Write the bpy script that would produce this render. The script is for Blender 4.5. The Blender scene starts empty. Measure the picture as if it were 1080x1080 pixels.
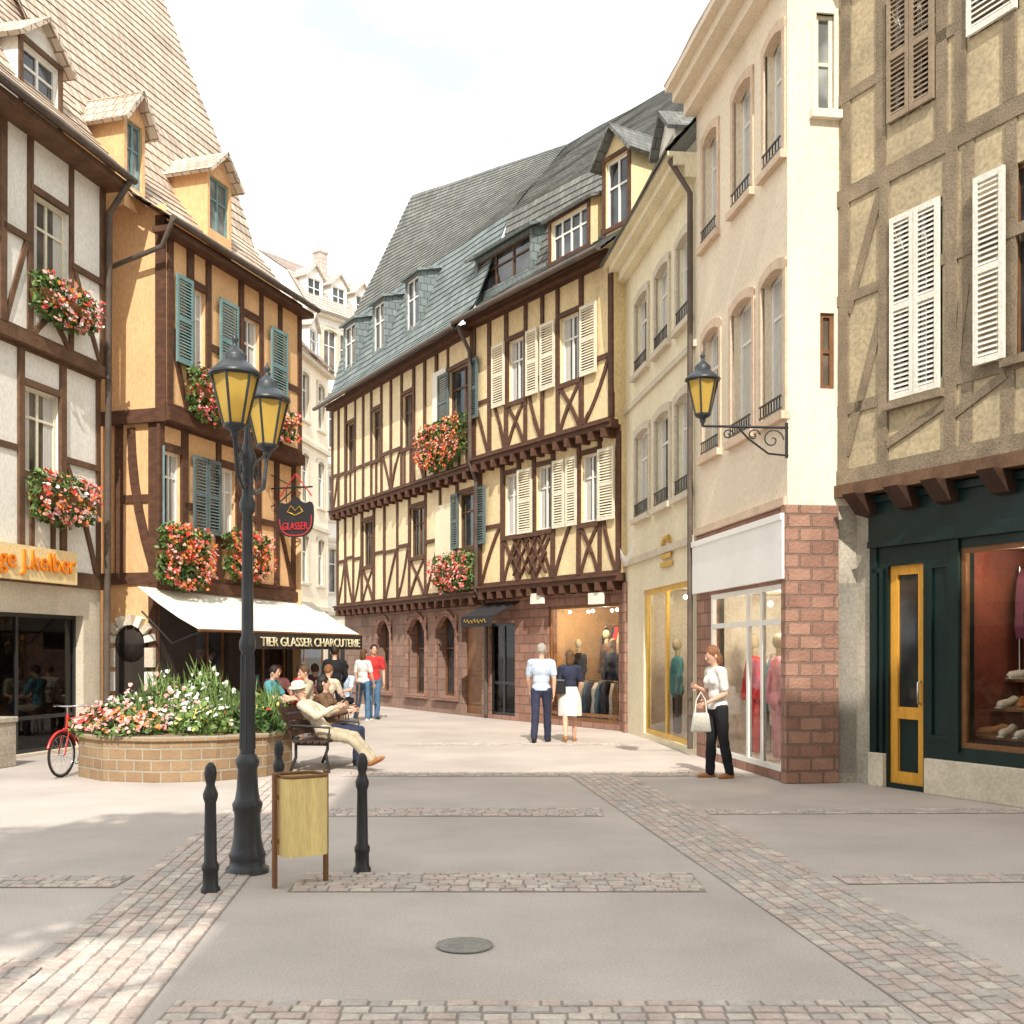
import bpy, bmesh, math, random
from mathutils import Vector, Matrix, noise
V=Vector
RN=random.Random(11)
F=1150.0; CX=540.0; HY=688.0; CH=1.6
sc=bpy.context.scene; COL=sc.collection
def gnd(px,Y): return V(((px-CX)*Y/F,Y,0))
def at(px,py,Y): return V(((px-CX)*Y/F,Y,CH-(py-HY)*Y/F))
# ---------------------------------------------------------------- materials
M={}
def base(name):
    m=bpy.data.materials.new(name); m.use_nodes=True; nt=m.node_tree
    return m,nt,nt.nodes['Principled BSDF']
def mul(c,k): return (min(c[0]*k,1),min(c[1]*k,1),min(c[2]*k,1),1)
def mat(name,c,rough=.85,var=.14,scale=1.5,fine=25,bump=.15,metal=0,stretch=(1,1,1),spec=.3,c2=None,speck=.2):
    m,nt,b=base(name); N=nt.nodes; L=nt.links
    tc=N.new('ShaderNodeTexCoord'); mp=N.new('ShaderNodeMapping'); mp.inputs['Scale'].default_value=stretch
    L.new(tc.outputs['Object'],mp.inputs['Vector'])
    n1=N.new('ShaderNodeTexNoise'); n1.inputs['Scale'].default_value=scale; n1.inputs['Detail'].default_value=7; n1.inputs['Roughness'].default_value=.62
    L.new(mp.outputs['Vector'],n1.inputs['Vector'])
    r=N.new('ShaderNodeValToRGB'); r.color_ramp.elements[0].position=.32; r.color_ramp.elements[1].position=.68
    r.color_ramp.elements[0].color=mul(c2,1) if c2 else mul(c,1-var); r.color_ramp.elements[1].color=mul(c,1+var*.6)
    L.new(n1.outputs['Fac'],r.inputs['Fac'])
    n2=N.new('ShaderNodeTexNoise'); n2.inputs['Scale'].default_value=fine; n2.inputs['Detail'].default_value=5
    L.new(mp.outputs['Vector'],n2.inputs['Vector'])
    r2=N.new('ShaderNodeValToRGB'); r2.color_ramp.elements[0].position=.3; r2.color_ramp.elements[1].position=.6
    k=1-speck; r2.color_ramp.elements[0].color=(k,k,k,1); r2.color_ramp.elements[1].color=(1,1,1,1)
    L.new(n2.outputs['Fac'],r2.inputs['Fac'])
    mx=N.new('ShaderNodeMixRGB'); mx.blend_type='MULTIPLY'; mx.inputs[0].default_value=1
    L.new(r.outputs['Color'],mx.inputs[1]); L.new(r2.outputs['Color'],mx.inputs[2]); L.new(mx.outputs[0],b.inputs['Base Color'])
    b.inputs['Roughness'].default_value=rough; b.inputs['Metallic'].default_value=metal; b.inputs['Specular IOR Level'].default_value=spec
    if bump>0:
        bp=N.new('ShaderNodeBump'); bp.inputs['Strength'].default_value=bump; bp.inputs['Distance'].default_value=.02
        L.new(n2.outputs['Fac'],bp.inputs['Height']); L.new(bp.outputs['Normal'],b.inputs['Normal'])
    M[name]=m; return m
def brick(name,c1,c2,mort,bw,bh,ms=.012,bump=.5,rough=.9,var=.35,off=.5,nz_=.012):
    m,nt,b=base(name); N=nt.nodes; L=nt.links
    uv=N.new('ShaderNodeUVMap')
    nz=N.new('ShaderNodeTexNoise'); nz.inputs['Scale'].default_value=6; L.new(uv.outputs[0],nz.inputs['Vector'])
    add=N.new('ShaderNodeMixRGB'); add.blend_type='ADD'; add.inputs[0].default_value=nz_
    L.new(uv.outputs[0],add.inputs[1]); L.new(nz.outputs['Color'],add.inputs[2])
    br=N.new('ShaderNodeTexBrick'); br.inputs['Scale'].default_value=1; br.inputs['Brick Width'].default_value=bw; br.inputs['Row Height'].default_value=bh
    br.inputs['Mortar Size'].default_value=ms; br.inputs['Mortar Smooth'].default_value=.3; br.offset=off
    br.inputs['Color1'].default_value=mul(c1,1); br.inputs['Color2'].default_value=mul(c2,1); br.inputs['Mortar'].default_value=mul(mort,1)
    L.new(add.outputs[0],br.inputs['Vector'])
    n2=N.new('ShaderNodeTexNoise'); n2.inputs['Scale'].default_value=1.3; n2.inputs['Detail'].default_value=8; n2.inputs['Roughness'].default_value=.7
    L.new(uv.outputs[0],n2.inputs['Vector'])
    r2=N.new('ShaderNodeValToRGB'); r2.color_ramp.elements[0].position=.3; r2.color_ramp.elements[1].position=.7
    r2.color_ramp.elements[0].color=(1-var,1-var,1-var,1)
    L.new(n2.outputs['Fac'],r2.inputs['Fac'])
    mx=N.new('ShaderNodeMixRGB'); mx.blend_type='MULTIPLY'; mx.inputs[0].default_value=1
    L.new(br.outputs['Color'],mx.inputs[1]); L.new(r2.outputs['Color'],mx.inputs[2]); L.new(mx.outputs[0],b.inputs['Base Color'])
    b.inputs['Roughness'].default_value=rough; b.inputs['Specular IOR Level'].default_value=.2
    inv=N.new('ShaderNodeMath'); inv.operation='MULTIPLY_ADD'; inv.inputs[1].default_value=-1; L.new(br.outputs['Fac'],inv.inputs[0]); 
    n3=N.new('ShaderNodeTexNoise'); n3.inputs['Scale'].default_value=26; n3.inputs['Detail'].default_value=4; L.new(uv.outputs[0],n3.inputs['Vector'])
    L.new(n3.outputs['Fac'],inv.inputs[2])
    bp=N.new('ShaderNodeBump'); bp.inputs['Strength'].default_value=bump; bp.inputs['Distance'].default_value=.015
    L.new(inv.outputs[0],bp.inputs['Height']); L.new(bp.outputs['Normal'],b.inputs['Normal'])
    M[name]=m; return m
def darkglass(name,c,rough=.06):
    m,nt,b=base(name); N=nt.nodes; L=nt.links
    b.inputs['Base Color'].default_value=mul(c,1); b.inputs['Roughness'].default_value=rough; b.inputs['Specular IOR Level'].default_value=.6
    tc=N.new('ShaderNodeTexCoord'); n=N.new('ShaderNodeTexNoise'); n.inputs['Scale'].default_value=2.5; L.new(tc.outputs['Object'],n.inputs['Vector'])
    bp=N.new('ShaderNodeBump'); bp.inputs['Strength'].default_value=.12; bp.inputs['Distance'].default_value=.03
    L.new(n.outputs['Fac'],bp.inputs['Height']); L.new(bp.outputs['Normal'],b.inputs['Normal'])
    n4=N.new('ShaderNodeTexNoise'); n4.inputs['Scale'].default_value=1.4; L.new(tc.outputs['Object'],n4.inputs['Vector'])
    r=N.new('ShaderNodeValToRGB'); r.color_ramp.elements[0].position=.4; r.color_ramp.elements[1].position=.65
    r.color_ramp.elements[0].color=mul(c,.6); r.color_ramp.elements[1].color=mul(c,2.2); L.new(n4.outputs['Fac'],r.inputs['Fac']); L.new(r.outputs[0],b.inputs['Base Color'])
    M[name]=m
def clearglass(name):
    m,nt,b=base(name); N=nt.nodes; L=nt.links
    t=N.new('ShaderNodeBsdfTransparent'); t.inputs[0].default_value=(.95,.98,.97,1); g=N.new('ShaderNodeBsdfGlossy'); g.inputs['Roughness'].default_value=.03
    fr=N.new('ShaderNodeFresnel'); fr.inputs[0].default_value=1.4; ms=N.new('ShaderNodeMixShader')
    L.new(fr.outputs[0],ms.inputs[0]); L.new(t.outputs[0],ms.inputs[1]); L.new(g.outputs[0],ms.inputs[2]); L.new(ms.outputs[0],N['Material Output'].inputs[0]); M[name]=m
def translucent(name,c,k=.5):
    m,nt,b=base(name); N=nt.nodes; L=nt.links
    tc=N.new('ShaderNodeTexCoord'); n=N.new('ShaderNodeTexNoise'); n.inputs['Scale'].default_value=9; L.new(tc.outputs['Object'],n.inputs['Vector'])
    r=N.new('ShaderNodeValToRGB'); r.color_ramp.elements[0].color=mul(c,.85); r.color_ramp.elements[1].color=mul(c,1.1); L.new(n.outputs['Fac'],r.inputs[0])
    t=N.new('ShaderNodeBsdfTranslucent'); ms=N.new('ShaderNodeMixShader'); ms.inputs[0].default_value=k
    L.new(r.outputs[0],t.inputs[0]); L.new(r.outputs[0],b.inputs['Base Color']); b.inputs['Roughness'].default_value=.35
    L.new(b.outputs[0],ms.inputs[1]); L.new(t.outputs[0],ms.inputs[2]); L.new(ms.outputs[0],N['Material Output'].inputs[0]); M[name]=m
def emit(name,c,s):
    m,nt,b=base(name); b.inputs['Emission Color'].default_value=mul(c,1); b.inputs['Emission Strength'].default_value=s; M[name]=m

mat('plaster_white',(.90,.87,.79),var=.12,scale=1.2,stretch=(1,1,.5))
mat('plaster_cream',(.86,.69,.40),var=.17,scale=1.3,stretch=(1,1,.5))
mat('plaster_cream2',(.86,.72,.46),var=.15,scale=1.2,stretch=(1,1,.5))
mat('plaster_orange',(.86,.53,.27),var=.15,scale=1,stretch=(1,1,.4))
mat('plaster_pink',(.87,.75,.58),var=.11,scale=.9,stretch=(1,1,.35),fine=40)
mat('plaster_yellow',(.85,.77,.56),var=.13,scale=.9,stretch=(1,1,.35))
mat('plaster_tan',(.56,.45,.28),c2=(.39,.32,.21),scale=1.7,fine=18,bump=.35,speck=.3)
mat('stucco_grey',(.54,.48,.38),c2=(.34,.30,.24),scale=1.6,speck=.3,bump=.3)
mat('timber_dark',(.12,.056,.033),rough=.7,var=.35,scale=4,stretch=(1,1,3))
mat('timber_brown',(.16,.088,.05),rough=.75,var=.35,scale=4)
mat('timber_grey',(.32,.25,.17),c2=(.20,.155,.105),scale=3,fine=45,bump=.4,speck=.35)
mat('stone_trim',(.72,.55,.40),var=.15,scale=2)
mat('stone_pale',(.68,.60,.47),var=.15,scale=2,bump=.3)
mat('white_paint',(.84,.82,.77),rough=.5,var=.07,scale=3,speck=.06)
mat('sign_white',(.90,.89,.86),rough=.4,var=.04,scale=2,speck=.03)
mat('cream_paint',(.84,.77,.60),rough=.55,var=.1,scale=3)
mat('louvre_white',(.84,.80,.70),rough=.6,var=.1,scale=3)
mat('louvre_brown',(.33,.25,.17),rough=.7,var=.2,scale=3)
mat('shutter_blue',(.19,.31,.31),rough=.6,var=.2,scale=3)
mat('shutter_dark',(.12,.16,.16),rough=.6,var=.2,scale=3)
mat('green_paint',(.007,.024,.022),rough=.32,var=.3,scale=2,spec=.35,bump=.03)
mat('orange_wood',(.75,.37,.05),rough=.4,var=.15,scale=4,stretch=(4,4,.5))
mat('yellow_wood',(.75,.47,.10),rough=.45,var=.15,scale=4)
mat('brown_wood',(.22,.10,.04),rough=.5,var=.25,scale=5)
mat('bench_wood',(.06,.03,.02),rough=.55,var=.3,scale=6)
mat('iron_black',(.022,.022,.024),rough=.42,var=.3,scale=8,fine=60,bump=.08,spec=.5)
mat('iron_lamp',(.035,.04,.045),rough=.38,var=.35,scale=6,fine=60,bump=.08,spec=.5)
mat('zinc',(.13,.10,.08),rough=.5,var=.3,scale=3)
mat('canvas',(.88,.84,.73),rough=.9,var=.06,scale=2)
mat('canvas_black',(.03,.028,.03),rough=.8)
mat('sign_cream',(.88,.80,.58),rough=.6,var=.06)
mat('sign_amber',(.92,.70,.36),rough=.5,var=.1,scale=3)
mat('letter_orange',(.88,.25,.015),rough=.5,var=.05)
mat('letter_cream',(.85,.76,.5),rough=.5,var=.05)
mat('letter_red',(.62,.04,.05),rough=.5,var=.05)
mat('gold',(.75,.48,.10),rough=.35,metal=.6,var=.15)
mat('bin_metal',(.84,.65,.27),rough=.4,var=.14,scale=3,stretch=(6,6,.5),bump=.05)
mat('soil',(.07,.05,.035),bump=.6)
mat('leaf',(.12,.20,.05),rough=.6,var=.4,scale=9,bump=0)
mat('leaf_light',(.23,.33,.10),rough=.6,var=.35,scale=9,bump=0)
mat('leaf_dark',(.055,.11,.035),rough=.6,var=.4,scale=9,bump=0)
mat('bloom_red',(.74,.07,.05),rough=.6,var=.2,scale=9,bump=0)
mat('bloom_orange',(.84,.27,.07),rough=.6,var=.2,scale=9,bump=0)
mat('bloom_pink',(.86,.42,.38),rough=.6,var=.2,scale=9,bump=0)
mat('bloom_white',(.86,.84,.76),rough=.6,var=.08,scale=9,bump=0)
mat('bloom_yellow',(.80,.62,.18),rough=.6,var=.1,scale=9,bump=0)
mat('bark',(.12,.085,.06),scale=6,bump=.5)
mat('asphalt',(.53,.466,.42),c2=(.43,.375,.335),scale=.55,fine=70,bump=.25,speck=.22,rough=.9)
mat('mortar',(.32,.275,.24),scale=5,bump=.4)
mat('cobble_pink',(.56,.45,.395),var=.22,scale=5,fine=50,bump=.3,rough=.75)
mat('cobble_grey',(.50,.445,.40),var=.22,scale=5,fine=50,bump=.3,rough=.75)
mat('cobble_tan',(.61,.53,.455),var=.2,scale=5,fine=50,bump=.3,rough=.75)
mat('cast_iron',(.33,.31,.28),rough=.6,metal=.3,var=.2,scale=20,fine=80,bump=.5)
mat('shop_warm',(.58,.38,.19),var=.2)
mat('shop_red',(.24,.07,.045),var=.3)
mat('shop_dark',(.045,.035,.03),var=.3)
mat('shop_pale',(.76,.70,.60),var=.15)
mat('skin',(.66,.40,.28),rough=.55,var=.08,scale=6,bump=0,speck=.05)
mat('hair_brown',(.13,.065,.03),rough=.6,var=.3,scale=25)
mat('hair_dark',(.03,.02,.015),rough=.6,var=.3,scale=25)
mat('hair_grey',(.42,.38,.33),rough=.6,var=.2,scale=25)
mat('hair_auburn',(.26,.11,.05),rough=.6,var=.3,scale=25)
for n_,c_ in (('cloth_white',(.80,.77,.72)),('cloth_blue',(.55,.64,.78)),('cloth_navy',(.035,.04,.075)),('cloth_black',(.018,.017,.02)),('cloth_red',(.62,.05,.05)),('cloth_jeans',(.10,.20,.33)),('cloth_beige',(.62,.54,.41)),('cloth_khaki',(.46,.39,.27)),('cloth_pink',(.76,.34,.38)),('cloth_teal',(.10,.32,.36)),('cloth_brown',(.16,.09,.05)),('cloth_plum',(.14,.04,.07)),('cloth_straw',(.78,.70,.52))):
    mat(n_,c_,rough=.9,var=.2,scale=7,fine=90,bump=.2,speck=.14)
mat('leather_white',(.76,.72,.62),rough=.4,var=.1)
mat('leather_black',(.02,.018,.018),rough=.35)
mat('leather_tan',(.40,.17,.06),rough=.4)
mat('bike_red',(.55,.03,.025),rough=.25,spec=.6,var=.08,bump=0)
mat('chrome',(.65,.65,.66),rough=.2,metal=1,var=.05,bump=0)
mat('rubber',(.02,.02,.02),rough=.8)
brick('sandstone',(.46,.26,.195),(.33,.175,.13),(.25,.16,.12),.40,.2,.014,bump=.9)
brick('sandstone_pier',(.52,.295,.21),(.36,.19,.14),(.30,.20,.15),.30,.165,.016,bump=1.0,nz_=.03,var=.45)
brick('sandstone_grey',(.36,.24,.185),(.28,.18,.14),(.2,.14,.11),.6,.3,.012,bump=.5)
brick('planter_brick',(.42,.28,.16),(.31,.20,.115),(.42,.36,.27),.24,.14,.014,bump=.7)
brick('tile_brown',(.84,.70,.56),(.65,.52,.41),(.33,.25,.19),.2,.22,.014,bump=.6,var=.42)
brick('tile_slate',(.27,.27,.24),(.18,.185,.175),(.09,.09,.085),.2,.2,.010,bump=.5,var=.4)
brick('tile_slate_blue',(.30,.345,.335),(.20,.24,.24),(.10,.12,.12),.2,.2,.010,bump=.5,var=.4)
brick('tile_pink',(.70,.60,.52),(.58,.48,.42),(.38,.31,.27),.22,.22,.012,bump=.5,var=.3)
darkglass('glass',(.035,.038,.04)); darkglass('glass_warm',(.08,.065,.05)); darkglass('glass_pale',(.25,.26,.25),.1)
clearglass('shop_glass'); translucent('lantern_glass',(.92,.66,.16),.55); emit('bulb',(1,.85,.55),14)
translucent('curtain',(.80,.77,.70),.3)
# ---------------------------------------------------------------- mesh builder
class MB:
    def __init__(s): s.v=[];s.f=[];s.m=[];s.s=[];s.uv={}
    def face(s,pts,mi=0,sm=False,uv=None):
        i=len(s.v); s.v+=[tuple(p) for p in pts]; s.f.append(tuple(range(i,i+len(pts)))); s.m.append(mi); s.s.append(sm)
        if uv: s.uv[len(s.f)-1]=uv
    def add(s,vs,fs,mi=0,sm=False):
        i=len(s.v); s.v+=[tuple(p) for p in vs]
        for f in fs: s.f.append(tuple(i+k for k in f)); s.m.append(mi); s.s.append(sm)
    def hexa(s,p,mi=0): # p: bottom 4 ccw, top 4
        s.add(p,[(3,2,1,0),(4,5,6,7),(0,1,5,4),(1,2,6,5),(2,3,7,6),(3,0,4,7)],mi)
    def box(s,x0,x1,y0,y1,z0,z1,mi=0):
        s.hexa([(x0,y0,z0),(x1,y0,z0),(x1,y1,z0),(x0,y1,z0),(x0,y0,z1),(x1,y0,z1),(x1,y1,z1),(x0,y1,z1)],mi)
    def slab(s,q,th,mi=0):
        q=[V(p) for p in q]; n=(q[1]-q[0]).cross(q[3]-q[0]).normalized()*th
        s.hexa([p-n for p in q]+q,mi)
    def obox(s,c,a,b,d,mi=0):
        c=V(c);a=V(a);b=V(b);d=V(d)
        s.hexa([c-a-b-d,c+a-b-d,c+a+b-d,c-a+b-d,c-a-b+d,c+a-b+d,c+a+b+d,c-a+b+d],mi)
    def tube(s,pts,rad,n=8,mi=0,closed=False):
        pts=[V(p) for p in pts]; m=len(pts)
        if not hasattr(rad,'__len__'): rad=[rad]*m
        vs=[];fs=[]; ref=None
        for i,p in enumerate(pts):
            if closed: t=pts[(i+1)%m]-pts[i-1]
            else: t=pts[min(i+1,m-1)]-pts[max(i-1,0)]
            t=t.normalized() if t.length>1e-9 else V((0,0,1))
            if ref is None: ref=V((1,0,0)) if abs(t.x)<.8 else V((0,1,0))
            a=(ref-t*ref.dot(t)); a=a.normalized() if a.length>1e-6 else t.orthogonal().normalized(); ref=a; b=t.cross(a)
            for k in range(n):
                g=2*math.pi*k/n; vs.append(p+(a*math.cos(g)+b*math.sin(g))*rad[i])
        for i in range(m if closed else m-1):
            j=(i+1)%m
            for k in range(n): fs.append((i*n+k,i*n+(k+1)%n,j*n+(k+1)%n,j*n+k))
        s.add(vs,fs,mi,True)
        if not closed:
            s.add(vs[:n],[tuple(reversed(range(n)))],mi); s.add(vs[-n:],[tuple(range(n))],mi)
    def lathe(s,prof,n=16,c=(0,0,0),mi=0,sm=True,rot=0,mat4=None):
        vs=[];fs=[];m=len(prof)
        for r,z in prof:
            for k in range(n):
                g=2*math.pi*k/n+rot; p=V((r*math.cos(g),r*math.sin(g),z))
                if mat4: p=mat4@p
                vs.append(p+V(c))
        for i in range(m-1):
            for k in range(n): fs.append((i*n+k,i*n+(k+1)%n,(i+1)*n+(k+1)%n,(i+1)*n+k))
        s.add(vs,fs,mi,sm); s.add(vs[:n],[tuple(reversed(range(n)))],mi); s.add(vs[-n:],[tuple(range(n))],mi)
    def ell(s,c,r,mi=0,rot=None,n=14,m=9):
        c=V(c); rot=rot or Matrix.Identity(3); vs=[];fs=[]
        for i in range(m+1):
            a=math.pi*i/m
            for k in range(n):
                g=2*math.pi*k/n; a_=min(max(a,.02),math.pi-.02)
                vs.append(c+rot@V((r[0]*math.sin(a_)*math.cos(g),r[1]*math.sin(a_)*math.sin(g),-r[2]*math.cos(a_))))
        for i in range(m):
            for k in range(n): fs.append((i*n+k,i*n+(k+1)%n,(i+1)*n+(k+1)%n,(i+1)*n+k))
        fs.append(tuple(reversed(range(n)))); fs.append(tuple(m*n+k for k in range(n)))
        s.add(vs,fs,mi,True)
    def cap(s,p,q,r1,r2,mi=0,n=12):
        p=V(p);q=V(q);t=(q-p);
        if t.length<1e-6: return
        t.normalize(); pts=[];rr=[]
        for k in range(4): g=math.pi/2*(1-k/4); pts.append(p-t*r1*math.sin(g)); rr.append(max(r1*math.cos(g),.003))
        pts.append(p);rr.append(r1);pts.append(q);rr.append(r2)
        for k in range(1,5): g=math.pi/2*k/4; pts.append(q+t*r2*math.sin(g)); rr.append(max(r2*math.cos(g),.003))
        s.tube(pts,rr,n,mi)
    def leaf(s,c,sz,rnd,mi,up=.3):
        a=V((rnd.gauss(0,1),rnd.gauss(0,1),rnd.gauss(0,1)+up)).normalized(); b=a.orthogonal().normalized(); b=(Matrix.Rotation(rnd.random()*6.28,3,a)@b)
        c=V(c); s.face([c-a*sz,c+b*sz*.5,c+a*sz,c-b*sz*.5],mi)
    def bloom(s,c,sz,rnd,mi,out=V((0,-1,.6))):
        a=(V((rnd.gauss(0,.6),rnd.gauss(0,.6),rnd.gauss(0,.6)))+out).normalized(); b=a.orthogonal().normalized(); d=a.cross(b); c=V(c)
        ph=rnd.random()*6
        s.face([c+(b*math.cos(ph+g*1.047)+d*math.sin(ph+g*1.047))*sz*(1 if g%2 else .75) for g in range(6)],mi)
    def mesh(s,name,mats,xf=None):
        vs=s.v if xf is None else [tuple(xf@V(p)) for p in s.v]
        inv=xf.to_3x3().inverted() if xf is not None else None
        me=bpy.data.meshes.new(name); me.from_pydata(vs,[],s.f)
        for m in mats: me.materials.append(M[m] if isinstance(m,str) else m)
        ul=me.uv_layers.new(name='UVMap')
        me.polygons.foreach_set('material_index',s.m); me.polygons.foreach_set('use_smooth',s.s)
        z=V((0,0,1))
        for p in me.polygons:
            e=s.uv.get(p.index)
            if e:
                for li,u in zip(p.loop_indices,e): ul.data[li].uv=u
            else:
                n=p.normal if inv is None else inv@p.normal
                t=z.cross(n)
                if t.length<.05: t=V((1,0,0)); b=V((0,1,0))
                else: t.normalize(); b=n.cross(t)
                for li in p.loop_indices:
                    co=V(s.v[me.loops[li].vertex_index]); ul.data[li].uv=(co.dot(t),co.dot(b))
        me.update(); return me
    def build(s,name,mats,parent=None,xf=None,loc=None,rz=0,bevel=0):
        o=bpy.data.objects.new(name,s.mesh(name,mats,xf)); COL.objects.link(o)
        if parent: o.parent=parent
        if loc is not None: o.location=loc
        o.rotation_euler.z=rz
        if bevel:
            b=o.modifiers.new('bevel','BEVEL'); b.width=bevel; b.segments=2; b.limit_method='ANGLE'
        return o
def tag(o,label,cat,group=None):
    o['label']=label; o['category']=cat
    if group: o['group']=group
    return o
def struct(o): o['kind']='structure'; return o
def thing(name,loc,rz,label,cat,group=None):
    o=bpy.data.objects.new(name,None); COL.objects.link(o); o.location=loc; o.rotation_euler.z=rz; o.empty_display_size=.2
    return tag(o,label,cat,group)
def text(body,name,m,parent,w,h,c,xf=None,ext=.01,rot=None):
    cu=bpy.data.curves.new('t','FONT'); cu.body=body; cu.extrude=ext; o=bpy.data.objects.new('t',cu); COL.objects.link(o)
    dg=bpy.context.evaluated_depsgraph_get(); me=bpy.data.meshes.new_from_object(o.evaluated_get(dg)); bpy.data.objects.remove(o)
    xs=[v.co.x for v in me.vertices]; ys=[v.co.y for v in me.vertices]
    x0,x1,y0,y1=min(xs),max(xs),min(ys),max(ys)
    for v in me.vertices:
        p=V(((v.co.x-(x0+x1)/2)/(x1-x0)*w,v.co.z*-1,(v.co.y-(y0+y1)/2)/(y1-y0)*h))
        if rot: p=rot@p
        p=p+V(c)
        v.co=xf@p if xf else p
    me.materials.clear(); me.materials.append(M[m])
    b=bpy.data.objects.new(name,me); COL.objects.link(b); b.parent=parent; return b
# ---------------------------------------------------------------- people
def remesh(mb,vox,it,mats,name,wr=0):
    me=mb.mesh('tmp',mats); o=bpy.data.objects.new('tmp',me); COL.objects.link(o)
    r=o.modifiers.new('r','REMESH'); r.mode='VOXEL'; r.voxel_size=vox; r.use_smooth_shade=True
    if it: s=o.modifiers.new('s','SMOOTH'); s.iterations=it; s.factor=.5
    dg=bpy.context.evaluated_depsgraph_get(); nm=bpy.data.meshes.new_from_object(o.evaluated_get(dg)); bpy.data.objects.remove(o)
    if wr:
        nn=[v.normal.copy() for v in nm.vertices]
        for v,n in zip(nm.vertices,nn):
            p=v.co; q=V((p.x*14,p.y*14,p.z*8)); v.co=p+n*wr*(noise.noise(q)+.5*noise.noise(q*2.3))
    nm.name=name; nm.polygons.foreach_set('use_smooth',[True]*len(nm.polygons))
    return nm
def person(label,pos,rz,h=1.72,fem=False,lean=0,legs=((4,6),(-6,4)),arms=((4,8,12),(-4,8,14)),pz=None,top='cloth_white',sleeve='short',bot='cloth_navy',skirt=None,shoe='leather_black',hair='hair_brown',longhair=False,nod=0,turn=0,group=None,hat=None):
    k=h/1.72; D=math.radians
    sw=.165 if fem else .19; hw=.095
    Rl=Matrix.Rotation(D(lean),3,'X')
    low=9
    LG=[]
    for (tp,kb) in legs:
        td=V((0,-math.sin(D(tp)),-math.cos(D(tp)))); sd=V((0,-math.sin(D(tp-kb)),-math.cos(D(tp-kb)))); LG.append((td,sd)); low=min(low,(td*.43+sd*.42).z)
    P=V((0,0,(pz/k if pz else .085-low)))
    up=lambda x,y,z: P+Rl@V((x,y,z))
    hips=[P+V((sx*hw,0,-.02)) for sx in (-1,1)]
    body=MB(); dress=MB(); pants=MB(); extra=MB(); shoes=[]
    def tors(mb,g):
        mb.ell(up(0,.0,.02),(.155+g,.105+g,.12+g),0,Rl)
        mb.ell(up(0,0,.18),((.115 if fem else .135)+g,.088+g,.16+g),0,Rl)
        mb.ell(up(0,.0,.36),((.14 if fem else .165)+g,.105+g,.17+g),0,Rl)
        mb.cap(up(-sw*.8,0,.475),up(sw*.8,0,.475),.055+g,.055+g)
    tors(body,0)
    if fem:
        for sx in (-1,1): body.ell(up(sx*.065,-.085,.36),(.058,.05,.058))
    body.cap(up(0,.005,.5),up(0,-.015,.6),.052,.046)
    hr=Rl@Matrix.Rotation(D(turn),3,'Z')@Matrix.Rotation(D(nod),3,'X')
    hc=up(0,-.03,.69)
    body.ell(hc,(.076,.094,.115),0,hr); body.ell(hc+hr@V((0,-.035,-.06)),(.052,.055,.055),0,hr)
    tors(dress,.016)
    if fem:
        for sx in (-1,1): dress.ell(up(sx*.065,-.088,.36),(.066,.06,.066))
    pants.ell(up(0,0,.0),(.168,.118,.125),0,Rl)
    for i,sx in enumerate((-1,1)):
        td,sd=LG[i]; h0=hips[i]; kn=h0+td*.43; an=kn+sd*.42
        body.cap(h0,kn,.078,.052); body.cap(kn,kn.lerp(an,.35),.05,.053); body.cap(kn.lerp(an,.35),an,.052,.034)
        fd=V((sx*.12,-1,0)).normalized(); tilt=max(0,(legs[i][0]-legs[i][1])); 
        fr=Matrix.Rotation(-D(tilt*.6),3,'X'); fd=fr@fd
        body.cap(an+V((0,.02,-.045)),an+fd*.13+V((0,0,-.05)),.034,.028)
        pants.cap(h0,kn,.095,.07); pants.cap(kn,an+sd*-.01,.07,.062)
        sh=MB(); c=an+fd*.055+V((0,0,-.048)); sr=Matrix.Rotation(math.atan2(fd.x,-fd.y)*1,3,'Z')@fr
        sh.ell(c,(.046,.135,.042),0,sr); sh.ell(an+V((0,.015,-.03)),(.043,.055,.05),0,sr)
        sh.box(c.x-.035,c.x+.035,c.y-.09,c.y+.10,an.z-.086,an.z-.06) if tilt<15 else None
        shoes.append(sh)
        ap,ab,eb=arms[i]; s0=up(sx*sw,0,.47)
        ad=Rl@V((sx*math.sin(D(ab)),-math.sin(D(ap))*math.cos(D(ab)),-math.cos(D(ap))*math.cos(D(ab))))
        fp=ap+eb; inn=-.45*sx*math.sin(D(min(eb,90)))
        fdv=(Rl@V((sx*math.sin(D(ab))*.5+inn,-math.sin(D(fp)),-math.cos(D(fp))))).normalized()
        el=s0+ad*.29; wr=el+fdv*.25
        body.cap(s0,el,.047,.038); body.cap(el,el.lerp(wr,.3),.038,.039); body.cap(el.lerp(wr,.3),wr,.038,.025)
        side=fdv.cross(V((sx,0,0))); side=side.normalized() if side.length>.1 else V((0,-1,0))
        hm=Matrix((V((sx,0,0)),side,fdv)).transposed()
        body.ell(wr+fdv*.05,(.017,.04,.055),0,hm)
        for q in range(4):
            b0=wr+fdv*.085+side*(.03-.02*q); ln=(.036,.042,.039,.03)[q]
            b1=b0+fdv*ln+V((-sx*.006,0,0)); b2=b1+(fdv*.8+V((-sx*.55,0,0))).normalized()*ln*.8
            extra.tube([b0,b1,b2],[.0095,.0085,.006],6)
        t0=wr+fdv*.03+side*.035; t1=t0+(fdv*.6+side*.75).normalized()*.035; t2=t1+fdv*.03
        extra.tube([t0,t1,t2],[.011,.009,.007],6)
        dress.cap(s0,el if sleeve=='long' else s0.lerp(el,.72),.066,.06)
        if sleeve=='long': dress.cap(el,wr,.056,.042)
    # face
    extra.ell(hc+hr@V((0,-.098,-.015)),(.012,.02,.024),0,hr,8,6)
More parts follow.
